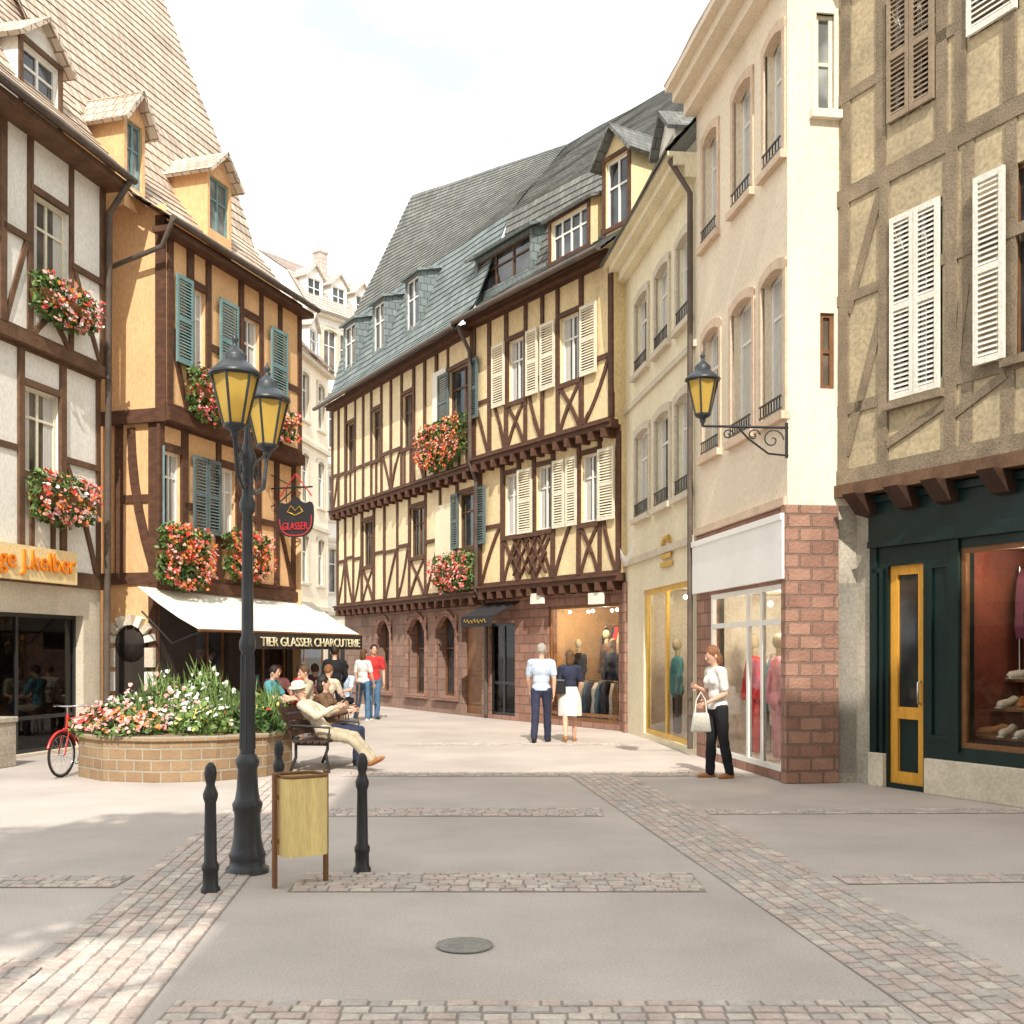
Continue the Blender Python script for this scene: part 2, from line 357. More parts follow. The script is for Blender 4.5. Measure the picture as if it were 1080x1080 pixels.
    for sx in (-1,1):
        extra.ell(hc+hr@V((sx*.078,.005,-.015)),(.012,.022,.032),0,hr,8,6)
        extra.ell(hc+hr@V((sx*.032,-.083,.008)),(.014,.012,.009),1,hr,8,6); extra.ell(hc+hr@V((sx*.032,-.093,.008)),(.006,.005,.007),2,hr,8,6)
        extra.ell(hc+hr@V((sx*.033,-.086,.032)),(.02,.008,.005),3,hr,8,6)
    extra.ell(hc+hr@V((0,-.088,-.062)),(.024,.01,.007),4,hr,8,6)
    for mb in (body,dress,pants,extra): mb.v=[(x*k,y*k,z*k) for x,y,z in mb.v]
    me=remesh(body,.014,3,['skin'],'person')
    bm=bmesh.new(); bm.from_mesh(me); m2=extra.mesh('x',['skin']*5); bm.from_mesh(m2)
    bm.to_mesh(me); bm.free(); bpy.data.meshes.remove(m2)
    me.materials.clear()
    for a in ('skin','cloth_white','cloth_black',hair,'cloth_pink'): me.materials.append(M[a])
    o=bpy.data.objects.new('person',me); COL.objects.link(o); o.location=pos; o.rotation_euler.z=rz
    tag(o,label,'person',group)
    def child(nm,mesh,m):
        mesh.materials.clear(); mesh.materials.append(M[m]); c=bpy.data.objects.new(nm,mesh); COL.objects.link(c); c.parent=o; return c
    child('shirt' if not fem else 'blouse',remesh(dress,.013,2,['skin'],'shirt',.010),top)
    if skirt:
        sk=MB(); prof=[]
        n=28; z0=P.z+.13; z1=skirt
        for i in range(9):
            t=i/8; z=z0+(z1-z0)*t; r=.135+.085*math.sin(min(t*1.6,1)*1.57)
            prof.append((r,z,t))
        vs=[];fs=[]
        for r,z,t in prof:
            for q in range(n):
                g=6.2832*q/n; rr=r*(1+.06*t*math.sin(g*7)); vs.append((rr*math.cos(g)*k,rr*.78*math.sin(g)*k,z*k))
        for i in range(8):
            for q in range(n): fs.append((i*n+q,(i+1)*n+q,(i+1)*n+(q+1)%n,i*n+(q+1)%n))
        sk.add(vs,fs,0,True); sk.build('skirt',[bot],o)
    else: child('trousers',remesh(pants,.014,2,['skin'],'trousers',.010),bot)
    for sh in shoes:
        sh.v=[(x*k,y*k,z*k) for x,y,z in sh.v]; sh.build('shoe',[shoe],o)
    hb=MB(); hb.ell(hc+hr@V((0,.018,.028)),(.087,.096,.108),0,hr,22,14)
    if longhair:
        hb.ell(hc+hr@V((0,.05,-.05)),(.085,.06,.13),0,hr,22,14) 
    hb.v=[tuple((V(p)+V((1,1,.4))*(.012*noise.noise(V(p)*24)))*k) for p in hb.v]; hb.build('hair',[hair],o)
    if hat:
        ht=MB(); ht.lathe([(.0,.0),(.13,.0),(.138,.006),(.13,.012),(.096,.022),(.092,.075),(.065,.092),(.0,.096)],24,(0,0,0)); 
        ht.v=[tuple((hc+hr@(V(p)+V((0,.005,.06))))*k) for p in ht.v]; ht.build('hat',[hat],o)
    return o
R_=math.radians
pw=gnd(757,13.9)
person('woman in white blouse and dark trousers standing by the glass shopfront',pw,R_(-72),1.66,True,4,((6,4),(-5,7)),((2,6,112),(-4,5,70)),None,'cloth_white','short','cloth_black',None,'leather_tan','hair_auburn',True,16)
person('man in pale blue shirt and navy trousers walking away up the street',gnd(571,19.4),R_(172),1.74,False,1,((11,4),(-15,8)),((-14,9,14),(12,10,18)),None,'cloth_blue','short','cloth_navy',None,'leather_black','hair_grey')
person('woman in dark top and white skirt walking beside the man in blue shirt',gnd(601,19.5),R_(180),1.62,True,0,((14,6),(-16,14)),((10,8,20),(-8,10,14)),None,'cloth_navy','short','cloth_white',.5,'leather_tan','hair_brown',True)
person('man in red shirt and blue jeans standing beyond the bench',gnd(394,26),R_(20),1.76,False,0,((3,3),(-3,5)),((6,9,14),(2,9,14)),None,'cloth_red','short','cloth_jeans',None,'leather_black','hair_dark')
person('person in white shirt and pale jeans beside the man in red',gnd(383,25.4),R_(150),1.66,True,0,((6,4),(-8,8)),((10,9,20),(-4,9,14)),None,'cloth_white','short','cloth_jeans',None,'leather_white','hair_brown',True)
person('person in black jacket standing at the edge of the awning',gnd(353,22.6),R_(200),1.7,False,0,((3,3),(-3,5)),((10,9,34),(2,9,14)),None,'cloth_black','long','cloth_black',None,'leather_black','hair_dark')
bench_c=gnd(344,15.1); BR=R_(80)
def bl(x,y,z): 
    c,s=math.cos(BR),math.sin(BR); return V((bench_c.x+x*c-y*s,bench_c.y+x*s+y*c,z))
person('man in beige jacket and pale sun hat lounging on the bench with legs stretched out',bl(-.35,-.10,0),BR,1.62,False,-36,((80,34),(84,44)),((22,8,60),(26,8,54)),.53,'cloth_beige','long','cloth_khaki',None,'leather_tan','hair_grey',False,34,-25,hat='cloth_straw')
person('person in brown top seated at the far end of the bench behind the hatted man',bl(.42,.06,0),BR,1.58,True,-14,((84,84),(86,88)),((16,8,70),(20,8,64)),.54,'cloth_brown','long','cloth_navy',None,'leather_black','hair_dark',True,14,20)
cafe=[(291,21.6,30,'cloth_pink','cloth_brown','hair_brown','diner in pink top seated leftmost under the awning'),
      (313,21.2,120,'cloth_red','cloth_navy','hair_dark','diner in red top seated in the middle under the awning'),
      (333,22.6,200,'cloth_plum','cloth_black','hair_brown','diner in plum top seated nearest the black jacketed person'),
      (301,23.6,250,'cloth_white','cloth_jeans','hair_grey','grey haired diner in white top seated deep under the awning'),
      (284,19.9,80,'cloth_teal','cloth_khaki','hair_dark','diner in teal top seated closest behind the planter flowers'),
      (326,20.0,-60,'cloth_khaki','cloth_navy','hair_brown','diner in khaki top seated just behind the bench'),
      (344,20.9,160,'cloth_beige','cloth_brown','hair_auburn','auburn haired diner in beige top seated at the street side'),
      (366,24.0,-30,'cloth_blue','cloth_black','hair_dark','diner in pale blue top seated at the far end of the awning'),
      (321,25.0,10,'cloth_navy','cloth_black','hair_grey','grey haired diner in navy top seated far under the awning')]
for (px,Y,a,t,b,hh,lb) in cafe:
    g=gnd(px,Y)
    person(lb,g,R_(a),1.68,False,6,((86,84),(82,88)),((30,12,60),(36,12,50)),.57,t,'short',b,None,'leather_black',hh,False,6,group='people seated under the cream awning')
    ch=thing('chair',g,R_(a),'cafe chair under the '+lb.split(' seated')[0],'chair','cafe chairs under the awning')
    s=MB(); s.lathe([(.0,.43),(.2,.43),(.205,.445),(.2,.46),(0,.46)],18); s.build('seat',['brown_wood'],ch)
    s=MB(); s.tube([(-.19,.14,.45),(-.18,.21,.88),(0,.25,.93),(.18,.21,.88),(.19,.14,.45)],.014); s.tube([(-.18,.19,.7),(0,.23,.7),(.18,.19,.7)],.012); s.build('backrest',['brown_wood'],ch)
    for sx in (-1,1):
        for sy in (-1,1): s=MB(); s.tube([(sx*.14,sy*.14,.44),(sx*.19,sy*.19,0)],.014); s.build('leg',['brown_wood'],ch)
for (px,Y,lb) in ((303,21.0,'round cafe table by the diners in pink and red'),(320,23.4,'round cafe table deep under the awning')):
    t=thing('cafe_table',gnd(px,Y),0,lb,'table','cafe tables under the awning')
    s=MB(); s.lathe([(0,.72),(.33,.72),(.335,.735),(.33,.75),(0,.75)],24); s.build('tabletop',['white_paint'],t)
    s=MB(); s.lathe([(.2,0),(.2,.02),(.05,.06),(.03,.1),(.03,.72)],16); s.build('pedestal',['iron_black'],t)
# bags
bg=thing('handbag',pw+V((-.25,-.2,.60)),R_(12),'cream handbag hanging at the side of the woman in white blouse','bag')
s=MB(); s.hexa([(-.13,-.05,0),(.13,-.05,0),(.13,.05,0),(-.13,.05,0),(-.1,-.03,.24),(.1,-.03,.24),(.1,.03,.24),(-.1,.03,.24)]); s.build('bag_body',['leather_white'],bg,bevel=.02)
s=MB(); s.tube([(-.08,0,.23),(-.06,0,.40),(0,0,.50),(.06,0,.40),(.08,0,.23)],.009); s.build('handle',['leather_white'],bg)
b2=gnd(592,19.45); bg=thing('shoulder_bag',b2+V((-.02,-.05,.86)),0,'black shoulder bag carried by the woman in the white skirt','bag')
s=MB(); s.hexa([(-.1,-.06,0),(.1,-.06,0),(.1,.06,0),(-.1,.06,0),(-.09,-.04,.26),(.09,-.04,.26),(.09,.04,.26),(-.09,.04,.26)]); s.build('bag_body',['leather_black'],bg,bevel=.02)
s=MB(); s.tube([(-.08,0,.25),(0,0,.5),(.08,0,.25)],.01); s.build('strap',['leather_black'],bg)

# ---------------------------------------------------------------- house toolkit
class House:
    def __init__(s,A,B,label=None,parent=None,name='house'):
        s.A=V((A[0],A[1],0)); B=V((B[0],B[1],0)); s.d=(B-s.A).normalized(); s.n=V((-s.d.y,s.d.x,0)); s.W=(B-s.A).length
        s.rz=math.atan2(s.d.y,s.d.x); s.mw=Matrix.Translation(s.A)@Matrix.Rotation(s.rz,4,'Z')
        if parent: s.root=parent.root; s.xf=parent.mw.inverted()@s.mw
        else: s.root=thing(name,s.A,s.rz,label,'house'); s.xf=None
    def uv(s,px,py,y=0):
        O=V((0,0,CH)); d=V(((px-CX)/F,1,-(py-HY)/F)); a=s.A+s.n*y
        t=((a-O).dot(s.n))/d.dot(s.n); p=O+d*t; return (p-s.A).dot(s.d),p.z
    def rect(s,x0,x1,yt,yb,y=0):
        ym=(yt+yb)/2; xm=(x0+x1)/2
        return (s.uv(x0,ym,y)[0],s.uv(x1,ym,y)[0],s.uv(xm,yb,y)[1],s.uv(xm,yt,y)[1])
    def world(s,u,y,z): return s.mw@V((u,y,z))
    def b(s,mb,name,mats,parent=None,bevel=0): return mb.build(name,mats,parent or s.root,s.xf,bevel=bevel)
def wall(mb,u0,u1,z0,z1,holes,y=0,dep=.2,mi=0):
    hs=[(max(a,u0),min(b,u1),max(c,z0),min(d,z1)) for a,b,c,d in holes]
    hs=[h for h in hs if h[1]>h[0] and h[3]>h[2]]
    us=sorted({u0,u1,*[h[0] for h in hs],*[h[1] for h in hs]}); zs=sorted({z0,z1,*[h[2] for h in hs],*[h[3] for h in hs]})
    for a,b in zip(us,us[1:]):
        for c,d in zip(zs,zs[1:]):
            um=(a+b)/2; zm=(c+d)/2
            if any(h[0]<um<h[1] and h[2]<zm<h[3] for h in hs): continue
            mb.face([(a,y,c),(b,y,c),(b,y,d),(a,y,d)],mi)
    for a,b,c,d in hs:
        e=y+dep
        mb.face([(a,y,c),(a,y,d),(a,e,d),(a,e,c)],mi); mb.face([(b,y,c),(b,e,c),(b,e,d),(b,y,d)],mi)
        mb.face([(a,y,d),(b,y,d),(b,e,d),(a,e,d)],mi); mb.face([(a,y,c),(a,e,c),(b,e,c),(b,y,c)],mi)
def window(H,r,y,fm='white_paint',pm='glass',dep=.14,nv=1,hz=(.68,),fw=.05,parent=None,curt=False,name='window'):
    u0,u1,z0,z1=r; e=y+dep; mb=MB()
    mb.box(u0+.001,u0+fw,e-.05,e,z0,z1); mb.box(u1-fw,u1-.001,e-.05,e,z0,z1)
    mb.box(u0+fw,u1-fw,e-.048,e,z0+.001,z0+fw); mb.box(u0+fw,u1-fw,e-.048,e,z1-fw,z1-.001)
    for i in range(nv):
        u=u0+(u1-u0)*(i+1)/(nv+1); mb.box(u-.025,u+.025,e-.044,e,z0+fw,z1-fw)
    for t in hz: z=z0+(z1-z0)*t; mb.box(u0+fw,u1-fw,e-.040,e-.001,z-.02,z+.02)
    o=H.b(mb,name,[fm],parent)
    p=MB(); p.face([(u0,e-.015,z0),(u1,e-.015,z0),(u1,e-.015,z1),(u0,e-.015,z1)]); H.b(p,'pane',[pm],o)
    if curt:
        c=MB(); w=(u1-u0)*RN.uniform(.18,.36)
        for a in (u0+fw,u1-fw-w):
            n=7
            for i in range(n):
                x0=a+w*i/n;x1=a+w*(i+1)/n; ya=e-.018-(.006 if i%2 else 0); yb=e-.018-(0 if i%2 else .006)
                c.face([(x0,ya,z0+fw),(x1,yb,z0+fw),(x1,yb,z1-fw),(x0,ya,z1-fw)])
        H.b(c,'curtain',['curtain'],o)
    return o
def shutter(H,u0,u1,z0,z1,y,m,slats=True):
    mb=MB(); f=min(.055,(u1-u0)*.2); t=.04
    mb.box(u0,u0+f,y-t,y,z0,z1); mb.box(u1-f,u1,y-t,y,z0,z1)
    zm=(z0+z1)/2
    for a,b in ((z0,z0+.07),(zm-.035,zm+.035),(z1-.07,z1)): mb.box(u0+f,u1-f,y-t+.002,y-.001,a,b)
    for a,b in ((z0+.07,zm-.035),(zm+.035,z1-.07)):
        n=max(3,int((b-a)/.055))
        for i in range(n):
            z=a+(b-a)*(i+.5)/n; mb.obox(((u0+u1)/2,y-t/2,z),((u1-u0)/2-f,0,0),(0,.012,.018),(0,.003,-.002))
    return H.b(mb,'shutter',[m])
class Tim(MB):
    cnt=0
    def tb(s,u0,z0,u1,z1,w,y=0,pr=.028,back=.02):
        d=V((u1-u0,z1-z0)); l=d.length
        if l<.02: return
        d/=l; p=V((-d.y,d.x))*w/2; s.cnt+=1; f=y-pr-(s.cnt%9)*.0022; b=y+back
        q=[(u0-p.x,z0-p.y),(u1-p.x,z1-p.y),(u1+p.x,z1+p.y),(u0+p.x,z0+p.y)]
        s.hexa([(a,b,c) for a,c in reversed(q)]+[(a,f,c) for a,c in reversed(q)])
    def curve(s,u0,z0,u1,z1,w,y,bend):
        n=5; pts=[]
        for i in range(n+1):
            t=i/n; k=4*t*(1-t)*bend; dx=u1-u0;dz=z1-z0; L=math.hypot(dx,dz); pts.append((u0+dx*t-dz/L*k,z0+dz*t+dx/L*k))
        for a,b in zip(pts,pts[1:]): s.tb(a[0],a[1],b[0],b[1],w,y)
def timber(mb,u0,u1,z0,z1,y,wins,w=.13,rnd=RN,low='x',maxbay=.75,mid=.5,open_=()):
    mb.tb(u0,z0+w*.6,u1,z0+w*.6,w*1.2,y); mb.tb(u0,z1-w/2,u1,z1-w/2,w,y)
    ps=[u0+w/2,u1-w/2]
    for r in wins: ps+=[r[0]-w/2,r[1]+w/2]
    ps=sorted(p for p in ps if u0<=p<=u1); q=[ps[0]]
    for p in ps[1:]:
        if p-q[-1]>w*.9: q.append(p)
    out=[q[0]]
    for a,b in zip(q,q[1:]):
        wn=[r for r in wins if r[0]-.02<(a+b)/2<r[1]+.02]
        if not wn and b-a>maxbay*1.5:
            n=int((b-a)/maxbay)
            for i in range(1,n): out.append(a+(b-a)*i/n+rnd.uniform(-.05,.05))
        out.append(b)
    for p in out: mb.tb(p,z0+w,p+rnd.uniform(-.015,.015),z1-w,w*rnd.uniform(.8,1.15),y)
    for a,b in zip(out,out[1:]):
        wn=[r for r in wins if r[0]-.02<(a+b)/2<r[1]+.02]
        if b-a<w*1.4: continue
        if wn:
            r=wn[0]; mb.tb(a,r[2]-w*.4,b,r[2]-w*.4,w*.8,y,pr=.045)
            if z1-r[3]>w*1.5: mb.tb(a,r[3]+w*.4,b,r[3]+w*.4,w*.8,y)
            zb=z0+w; zt=r[2]-w*.7
            if zt-zb>.2:
                if low=='x':
                    mb.curve(a+w/2,zb,b-w/2,zt,w*.65,y,.05); mb.curve(a+w/2,zt,b-w/2,zb,w*.65,y,.05)
                elif low=='|':
                    n=max(1,int((b-a)/.4))
                    for i in range(n): u=a+(b-a)*(i+.5)/n; mb.tb(u,zb,u,zt,w*.7,y)
        else:
            zm=z0+(z1-z0)*mid+rnd.uniform(-.05,.05); mb.tb(a,zm,b,zm,w*.75,y)
            if rnd.random()<.6 and b-a>.35:
                if rnd.random()<.5: mb.curve(a+w/2,z0+w,b-w/2,zm,w*.7,y,rnd.uniform(-.08,.08))
                else: mb.curve(b-w/2,z0+w,a+w/2,zm,w*.7,y,rnd.uniform(-.08,.08))
def joists(H,u0,u1,z,y0,y1,n,m,w=.11,h=.17):
    for i in range(n):
        u=u0+(u1-u0)*(i+.5)/n; mb=MB(); mb.box(u-w/2,u+w/2,y0,y1,z-h,z); H.b(mb,'joist_end',[m])
def roof(H,L,Rr,m,name='roof',course=.22,th=.022,parent=None,wob=.03):
    mb=MB(); L=[V(p) for p in L]; Rr=[V(p) for p in Rr]; row=0
    for k in range(len(L)-1):
        ln=((L[k+1]-L[k]).length+(Rr[k+1]-Rr[k]).length)/2; n=max(1,round(ln/course))
        nn=(Rr[k]-L[k]).cross(L[k+1]-L[k]).normalized()
        for i in range(n):
            t0=i/n;t1=(i+1)/n
            a=L[k].lerp(L[k+1],t0);b=Rr[k].lerp(Rr[k+1],t0);c=Rr[k].lerp(Rr[k+1],t1);d=L[k].lerp(L[k+1],t1)
            Ln=(b-a).length; q=max(1,int(Ln/.7))
            wb=lambda p:nn*noise.noise(p*.9)*wob
            for j in range(q):
                s0=j/q;s1=(j+1)/q
                A=a.lerp(b,s0);B=a.lerp(b,s1);C=d.lerp(c,s1);D=d.lerp(c,s0)
                A=A+wb(A);B=B+wb(B);C=C+wb(C);D=D+wb(D)
                x0=Ln*s0;x1=Ln*s1
                mb.face([A+nn*th,B+nn*th,C+nn*.002,D+nn*.002],0,False,[(x0,row*course+.01),(x1,row*course+.01),(x1,(row+1)*course-.005),(x0,(row+1)*course-.005)])
                mb.face([A-nn*.01,B-nn*.01,B+nn*th,A+nn*th],0,False,[(x0,row*course+.01)]*4)
            row+=1
    for k in range(len(L)-1): mb.face([L[k]+V((0,0,-.05)),L[k+1]+V((0,0,-.05)),Rr[k+1]+V((0,0,-.05)),Rr[k]+V((0,0,-.05))])
    return H.b(mb,name,[m],parent)
def dormer(H,u0,u1,z0,z1,yf,yb,wm,rm,fm='white_paint',rh=.5,kind='gable',ov=.14,nv=1,pm='glass',mg=.1,trim=None,wb=.25):
    mb=MB(); r=(u0+mg,u1-mg,z0+wb,z1-.1); wall(mb,u0,u1,z0,z1,[r],yf,.12)
    mb.face([(u0,yb,z0),(u0,yf,z0),(u0,yf,z1),(u0,yb,z1)]); mb.face([(u1,yf,z0),(u1,yb,z0),(u1,yb,z1),(u1,yf,z1)])
    um=(u0+u1)/2
    if kind=='gable': mb.face([(u0,yf,z1),(u1,yf,z1),(um,yf,z1+rh)])
    else:
        mb.face([(u0,yb,z1),(u0,yf,z1),(u0,yb,z1+rh*.9)]); mb.face([(u1,yf,z1),(u1,yb,z1),(u1,yb,z1+rh*.9)])
    d=H.b(mb,'dormer',[wm]); window(H,r,yf,fm,pm,.1,nv,(.6,),.045,parent=d)
    s=MB()
    if kind=='gable':
        sl=rh/((u1-u0)/2); e=z1-ov*sl
        s.slab([(u0-ov,yb+.8,e+.06),(u0-ov,yf-ov,e+.06),(um,yf-ov,z1+rh+.06),(um,yb+.8,z1+rh+.06)],.07)
        s.slab([(um,yb+.8,z1+rh+.058),(um,yf-ov,z1+rh+.058),(u1+ov,yf-ov,e+.06),(u1+ov,yb+.8,e+.06)],.07)
    else:
        s.slab([(u0-ov,yf-ov,z1),(u1+ov,yf-ov,z1),(u1+ov,yb+.3,z1+rh),(u0-ov,yb+.3,z1+rh)],.07)
    H.b(s,'dormer_roof',[rm],d)
    if trim:
        t=Tim()
        for a in (u0+.05,u1-.05): t.tb(a,z0,a,z1,.09,yf)
        t.tb(u0,z1-.04,u1,z1-.04,.09,yf); t.tb(u0,z0+.2,u1,z0+.2,.09,yf)
        H.b(t,'timber_trim',[trim],d)
    return d
def surround(H,r,y,m,arch=.0,w=.11,pr=.04,sill=True):
    u0,u1,z0,z1=r; mb=MB()
    mb.box(u0-w,u0,y-pr,y+.03,z0,z1); mb.box(u1,u1+w,y-pr,y+.03,z0,z1)
    n=10 if arch else 1; um=(u0+u1)/2; hw=(u1-u0)/2
    for i in range(n):
        a=u0-w+(u1-u0+2*w)*i/n; b=u0-w+(u1-u0+2*w)*(i+1)/n
        f=lambda u,k:arch*(1-min(1,abs(u-um)/(hw+k))**2)
        zi=lambda u:(z1-arch+f(u,0)) if u0<=u<=u1 else z1-arch
        o=lambda u:z1-arch+w*1.3+f(u,w)
        mb.hexa([(a,y-pr-.002,zi(a)),(b,y-pr-.002,zi(b)),(b,y+.1,zi(b)),(a,y+.1,zi(a)),(a,y-pr-.002,o(a)),(b,y-pr-.002,o(b)),(b,y+.1,o(b)),(a,y+.1,o(a))])
    if sill: mb.box(u0-w-.03,u1+w+.03,y-pr-.06,y+.03,z0-.1,z0-.001)
    return H.b(mb,'window_surround',[m])
def guard(H,r,y,hh=.32):
    u0,u1,z0,z1=r; mb=MB()
    for z in (z0+.05,z0+hh): mb.box(u0,u1,y-.05,y-.03,z,z+.02)
    n=max(4,int((u1-u0)/.09))
    for i in range(n): u=u0+(u1-u0)*(i+.5)/n; mb.box(u-.007,u+.007,y-.047,y-.033,z0+.07,z0+hh)
    H.b(mb,'window_guard',['iron_black'])
def pipe(H,pts,r=.05,m='zinc',name='downpipe'):
    mb=MB(); mb.tube(pts,r,10); return H.b(mb,name,[m])
def interior(H,r,y,dep,m,floor=True):
    u0,u1,z0,z1=r; a=y+.21; e=y+dep; u0-=.02;u1+=.02; mb=MB()
    mb.face([(u0,e,z0),(u1,e,z0),(u1,e,z1),(u0,e,z1)]); mb.face([(u0,a,z0),(u0,e,z0),(u0,e,z1),(u0,a,z1)]); mb.face([(u1,e,z0),(u1,a,z0),(u1,a,z1),(u1,e,z1)])
    mb.face([(u0,e,z1),(u1,e,z1),(u1,a,z1),(u0,a,z1)]); mb.face([(u0,a,z0),(u1,a,z0),(u1,e,z0),(u0,e,z0)])
    return H.b(mb,'shop_interior',[m])
def shopwin(H,r,y,fm,verts=(),horz=(),fw=.07,dep=.1):
    u0,u1,z0,z1=r; mb=MB(); e=y+dep
    mb.box(u0,u0+fw,e-.06,e,z0,z1); mb.box(u1-fw,u1,e-.06,e,z0,z1); mb.box(u0+fw,u1-fw,e-.058,e,z0,z0+fw); mb.box(u0+fw,u1-fw,e-.058,e,z1-fw,z1)
    for t in verts: u=u0+(u1-u0)*t; mb.box(u-fw/2,u+fw/2,e-.055,e,z0+fw,z1-fw)
    for t in horz: z=z0+(z1-z0)*t; mb.box(u0+fw,u1-fw,e-.05,e-.002,z-fw/2,z+fw/2)
    o=H.b(mb,'shop_window',[fm]); p=MB(); p.face([(u0+fw/2,e-.03,z0+fw/2),(u1-fw/2,e-.03,z0+fw/2),(u1-fw/2,e-.03,z1-fw/2),(u0+fw/2,e-.03,z1-fw/2)]); H.b(p,'pane',['shop_glass'],o); return o
def shop_fill(H,u,y,z,w,n=3,du=.9):  # added glowing balls plus a point light to brighten a shop interior
    for i in range(n):
        uu=u+(i-(n-1)/2)*du; b=MB(); b.ell((uu,y,z),(.04,.04,.04)); H.b(b,'spot_glow',['bulb'])
    l=bpy.data.lights.new('shop_light','POINT'); l.energy=w; l.color=(1,.86,.66); l.shadow_soft_size=.15; o=bpy.data.objects.new('shop_light',l); COL.objects.link(o); o.parent=H.root; o.location=(u,y,z-.1)
def mannequin(p,rz,m,label,h=1.55,group='mannequins in the shop windows',bot='cloth_black'):
    t=thing('mannequin',p,rz,label,'mannequin',group)
    b=MB(); b.ell((0,0,h-.35),(.19,.11,.2)); b.ell((0,0,h-.6),(.15,.1,.22)); b.ell((0,0,h-.78),(.18,.12,.16))
    for sx in (-1,1): b.cap((sx*.19,0,h-.25),(sx*.24,-.03,h-.52),.06,.052); b.cap((sx*.24,-.03,h-.52),(sx*.22,-.08,h-.78),.05,.042)
    me=remesh(b,.02,2,['skin'],'jacket',.014); me.materials.clear(); me.materials.append(M[m]); o=bpy.data.objects.new('jacket',me); COL.objects.link(o); o.parent=t
    b=MB(); b.cap((0,0,h-.18),(0,0,h-.08),.05,.045); b.ell((0,-.01,h+.03),(.07,.085,.11)); b.build('head',['cloth_khaki'],t)
    b=MB()
    for sx in (-1,1): b.cap((sx*.08,0,h-.85),(sx*.09,0,.08),.075,.055)
    b.build('trousers',[bot],t)
def rack(H,u0,u1,y,z0,cols,label,hh=1.35,seed=1):
    rnd=random.Random(seed); t=thing('clothes_rack',H.world((u0+u1)/2,y,z0),H.rz,label,'clothes rack','clothes racks in the shop windows'); w=(u1-u0)/2
    b=MB(); b.tube([(-w,0,hh),(w,0,hh)],.014)
    for sx in (-w,w): b.tube([(sx,0,hh),(sx,0,0)],.014); b.tube([(sx,-.22,.012),(sx,.22,.012)],.012)
    b.build('rail',['chrome'],t)
    n=int((u1-u0)/.13)
    for i in range(n):
        x=-w+.06+(2*w-.12)*(i+.5)/n; L=rnd.uniform(.7,1.05); b=MB(); th=rnd.uniform(.035,.05); k=6; P=[]
        tw=rnd.uniform(.15,.6)
        for j in range(k+1):
            z=hh-.04-min(L,hh-.1)*j/k; d=.08+.13*min(1,j/1.5)+.02*math.sin(j*1.7+i); a=V((math.sin(tw)*d,-math.cos(tw)*d,0)); s=V((math.cos(tw),math.sin(tw),0))*th*(.8+.4*rnd.random()); c=V((x,0,z)); P.append([c+a-s,c+a+s,c-a+s,c-a-s])
        for j in range(k):
            for q in range(4): b.face([P[j][q],P[j][(q+1)%4],P[j+1][(q+1)%4],P[j+1][q]])
        b.face(P[0]); b.face(P[-1]); b.build('garment',[cols[i%len(cols)]],t)
def flower_box(H,r,y,label,mats,dens=1,seed=1,group='flower boxes on the half timbered facades'):
    rnd=random.Random(seed); u0,u1,zb,zt=r; um=(u0+u1)/2; w=(u1-u0)*.84; h=(zt-zb)*.9; zc=zt-.42*h-.05
    t=thing('flower_box',H.world(um,y,zc),H.rz,label,'flower box',group)
    b=MB(); b.hexa([(-w*.42,-.25,-.17),(w*.42,-.25,-.17),(w*.42,-.03,-.17),(-w*.42,-.03,-.17),(-w*.45,-.28,0),(w*.45,-.28,0),(w*.45,-.02,0),(-w*.45,-.02,0)]); b.build('trough',['brown_wood'],t)
    f=MB(); bl=MB()
    def pt():
        x=rnd.uniform(-1,1); 
        zz=rnd.uniform(-.58,.42)*h
        e=math.sqrt(max(0,1-(x*.92)**2)); 
        zz=max(min(zz,.42*h*(.45+.5*e)*(1+.55*noise.noise(V((x*4,seed,2))))),-.58*h*(.3+.6*e)*(1+.6*noise.noise(V((x*5,seed,7)))))
        dp=.2*(1-abs(zz/(h*.75))**2)+.06
        return V((x*w/2,-.14-dp*rnd.random()**.5*.9+.1,zz)),dp
    n=int(600*dens*w*h)+150
    for i in range(n):
        p,dp=pt(); f.leaf(p,rnd.uniform(.035,.07),rnd,rnd.choice((0,0,1,1,2)))
    f.build('foliage',['leaf','leaf_light','leaf_dark'],t)
    for i in range(int(n*.72)):
        p,dp=pt()
        if noise.noise(V((p.x*4.5,p.z*4.5,seed*1.7)))<.08 and rnd.random()<.88: continue
        p.y=-.12-dp*rnd.uniform(.75,1.1); bl.bloom(p,rnd.uniform(.024,.045),rnd,rnd.randrange(len(mats)))
    bl.build('blossom',mats,t)
RED=['bloom_red','bloom_orange','bloom_orange','bloom_pink']; MIX=['bloom_pink','bloom_orange','bloom_red','bloom_pink','bloom_white']

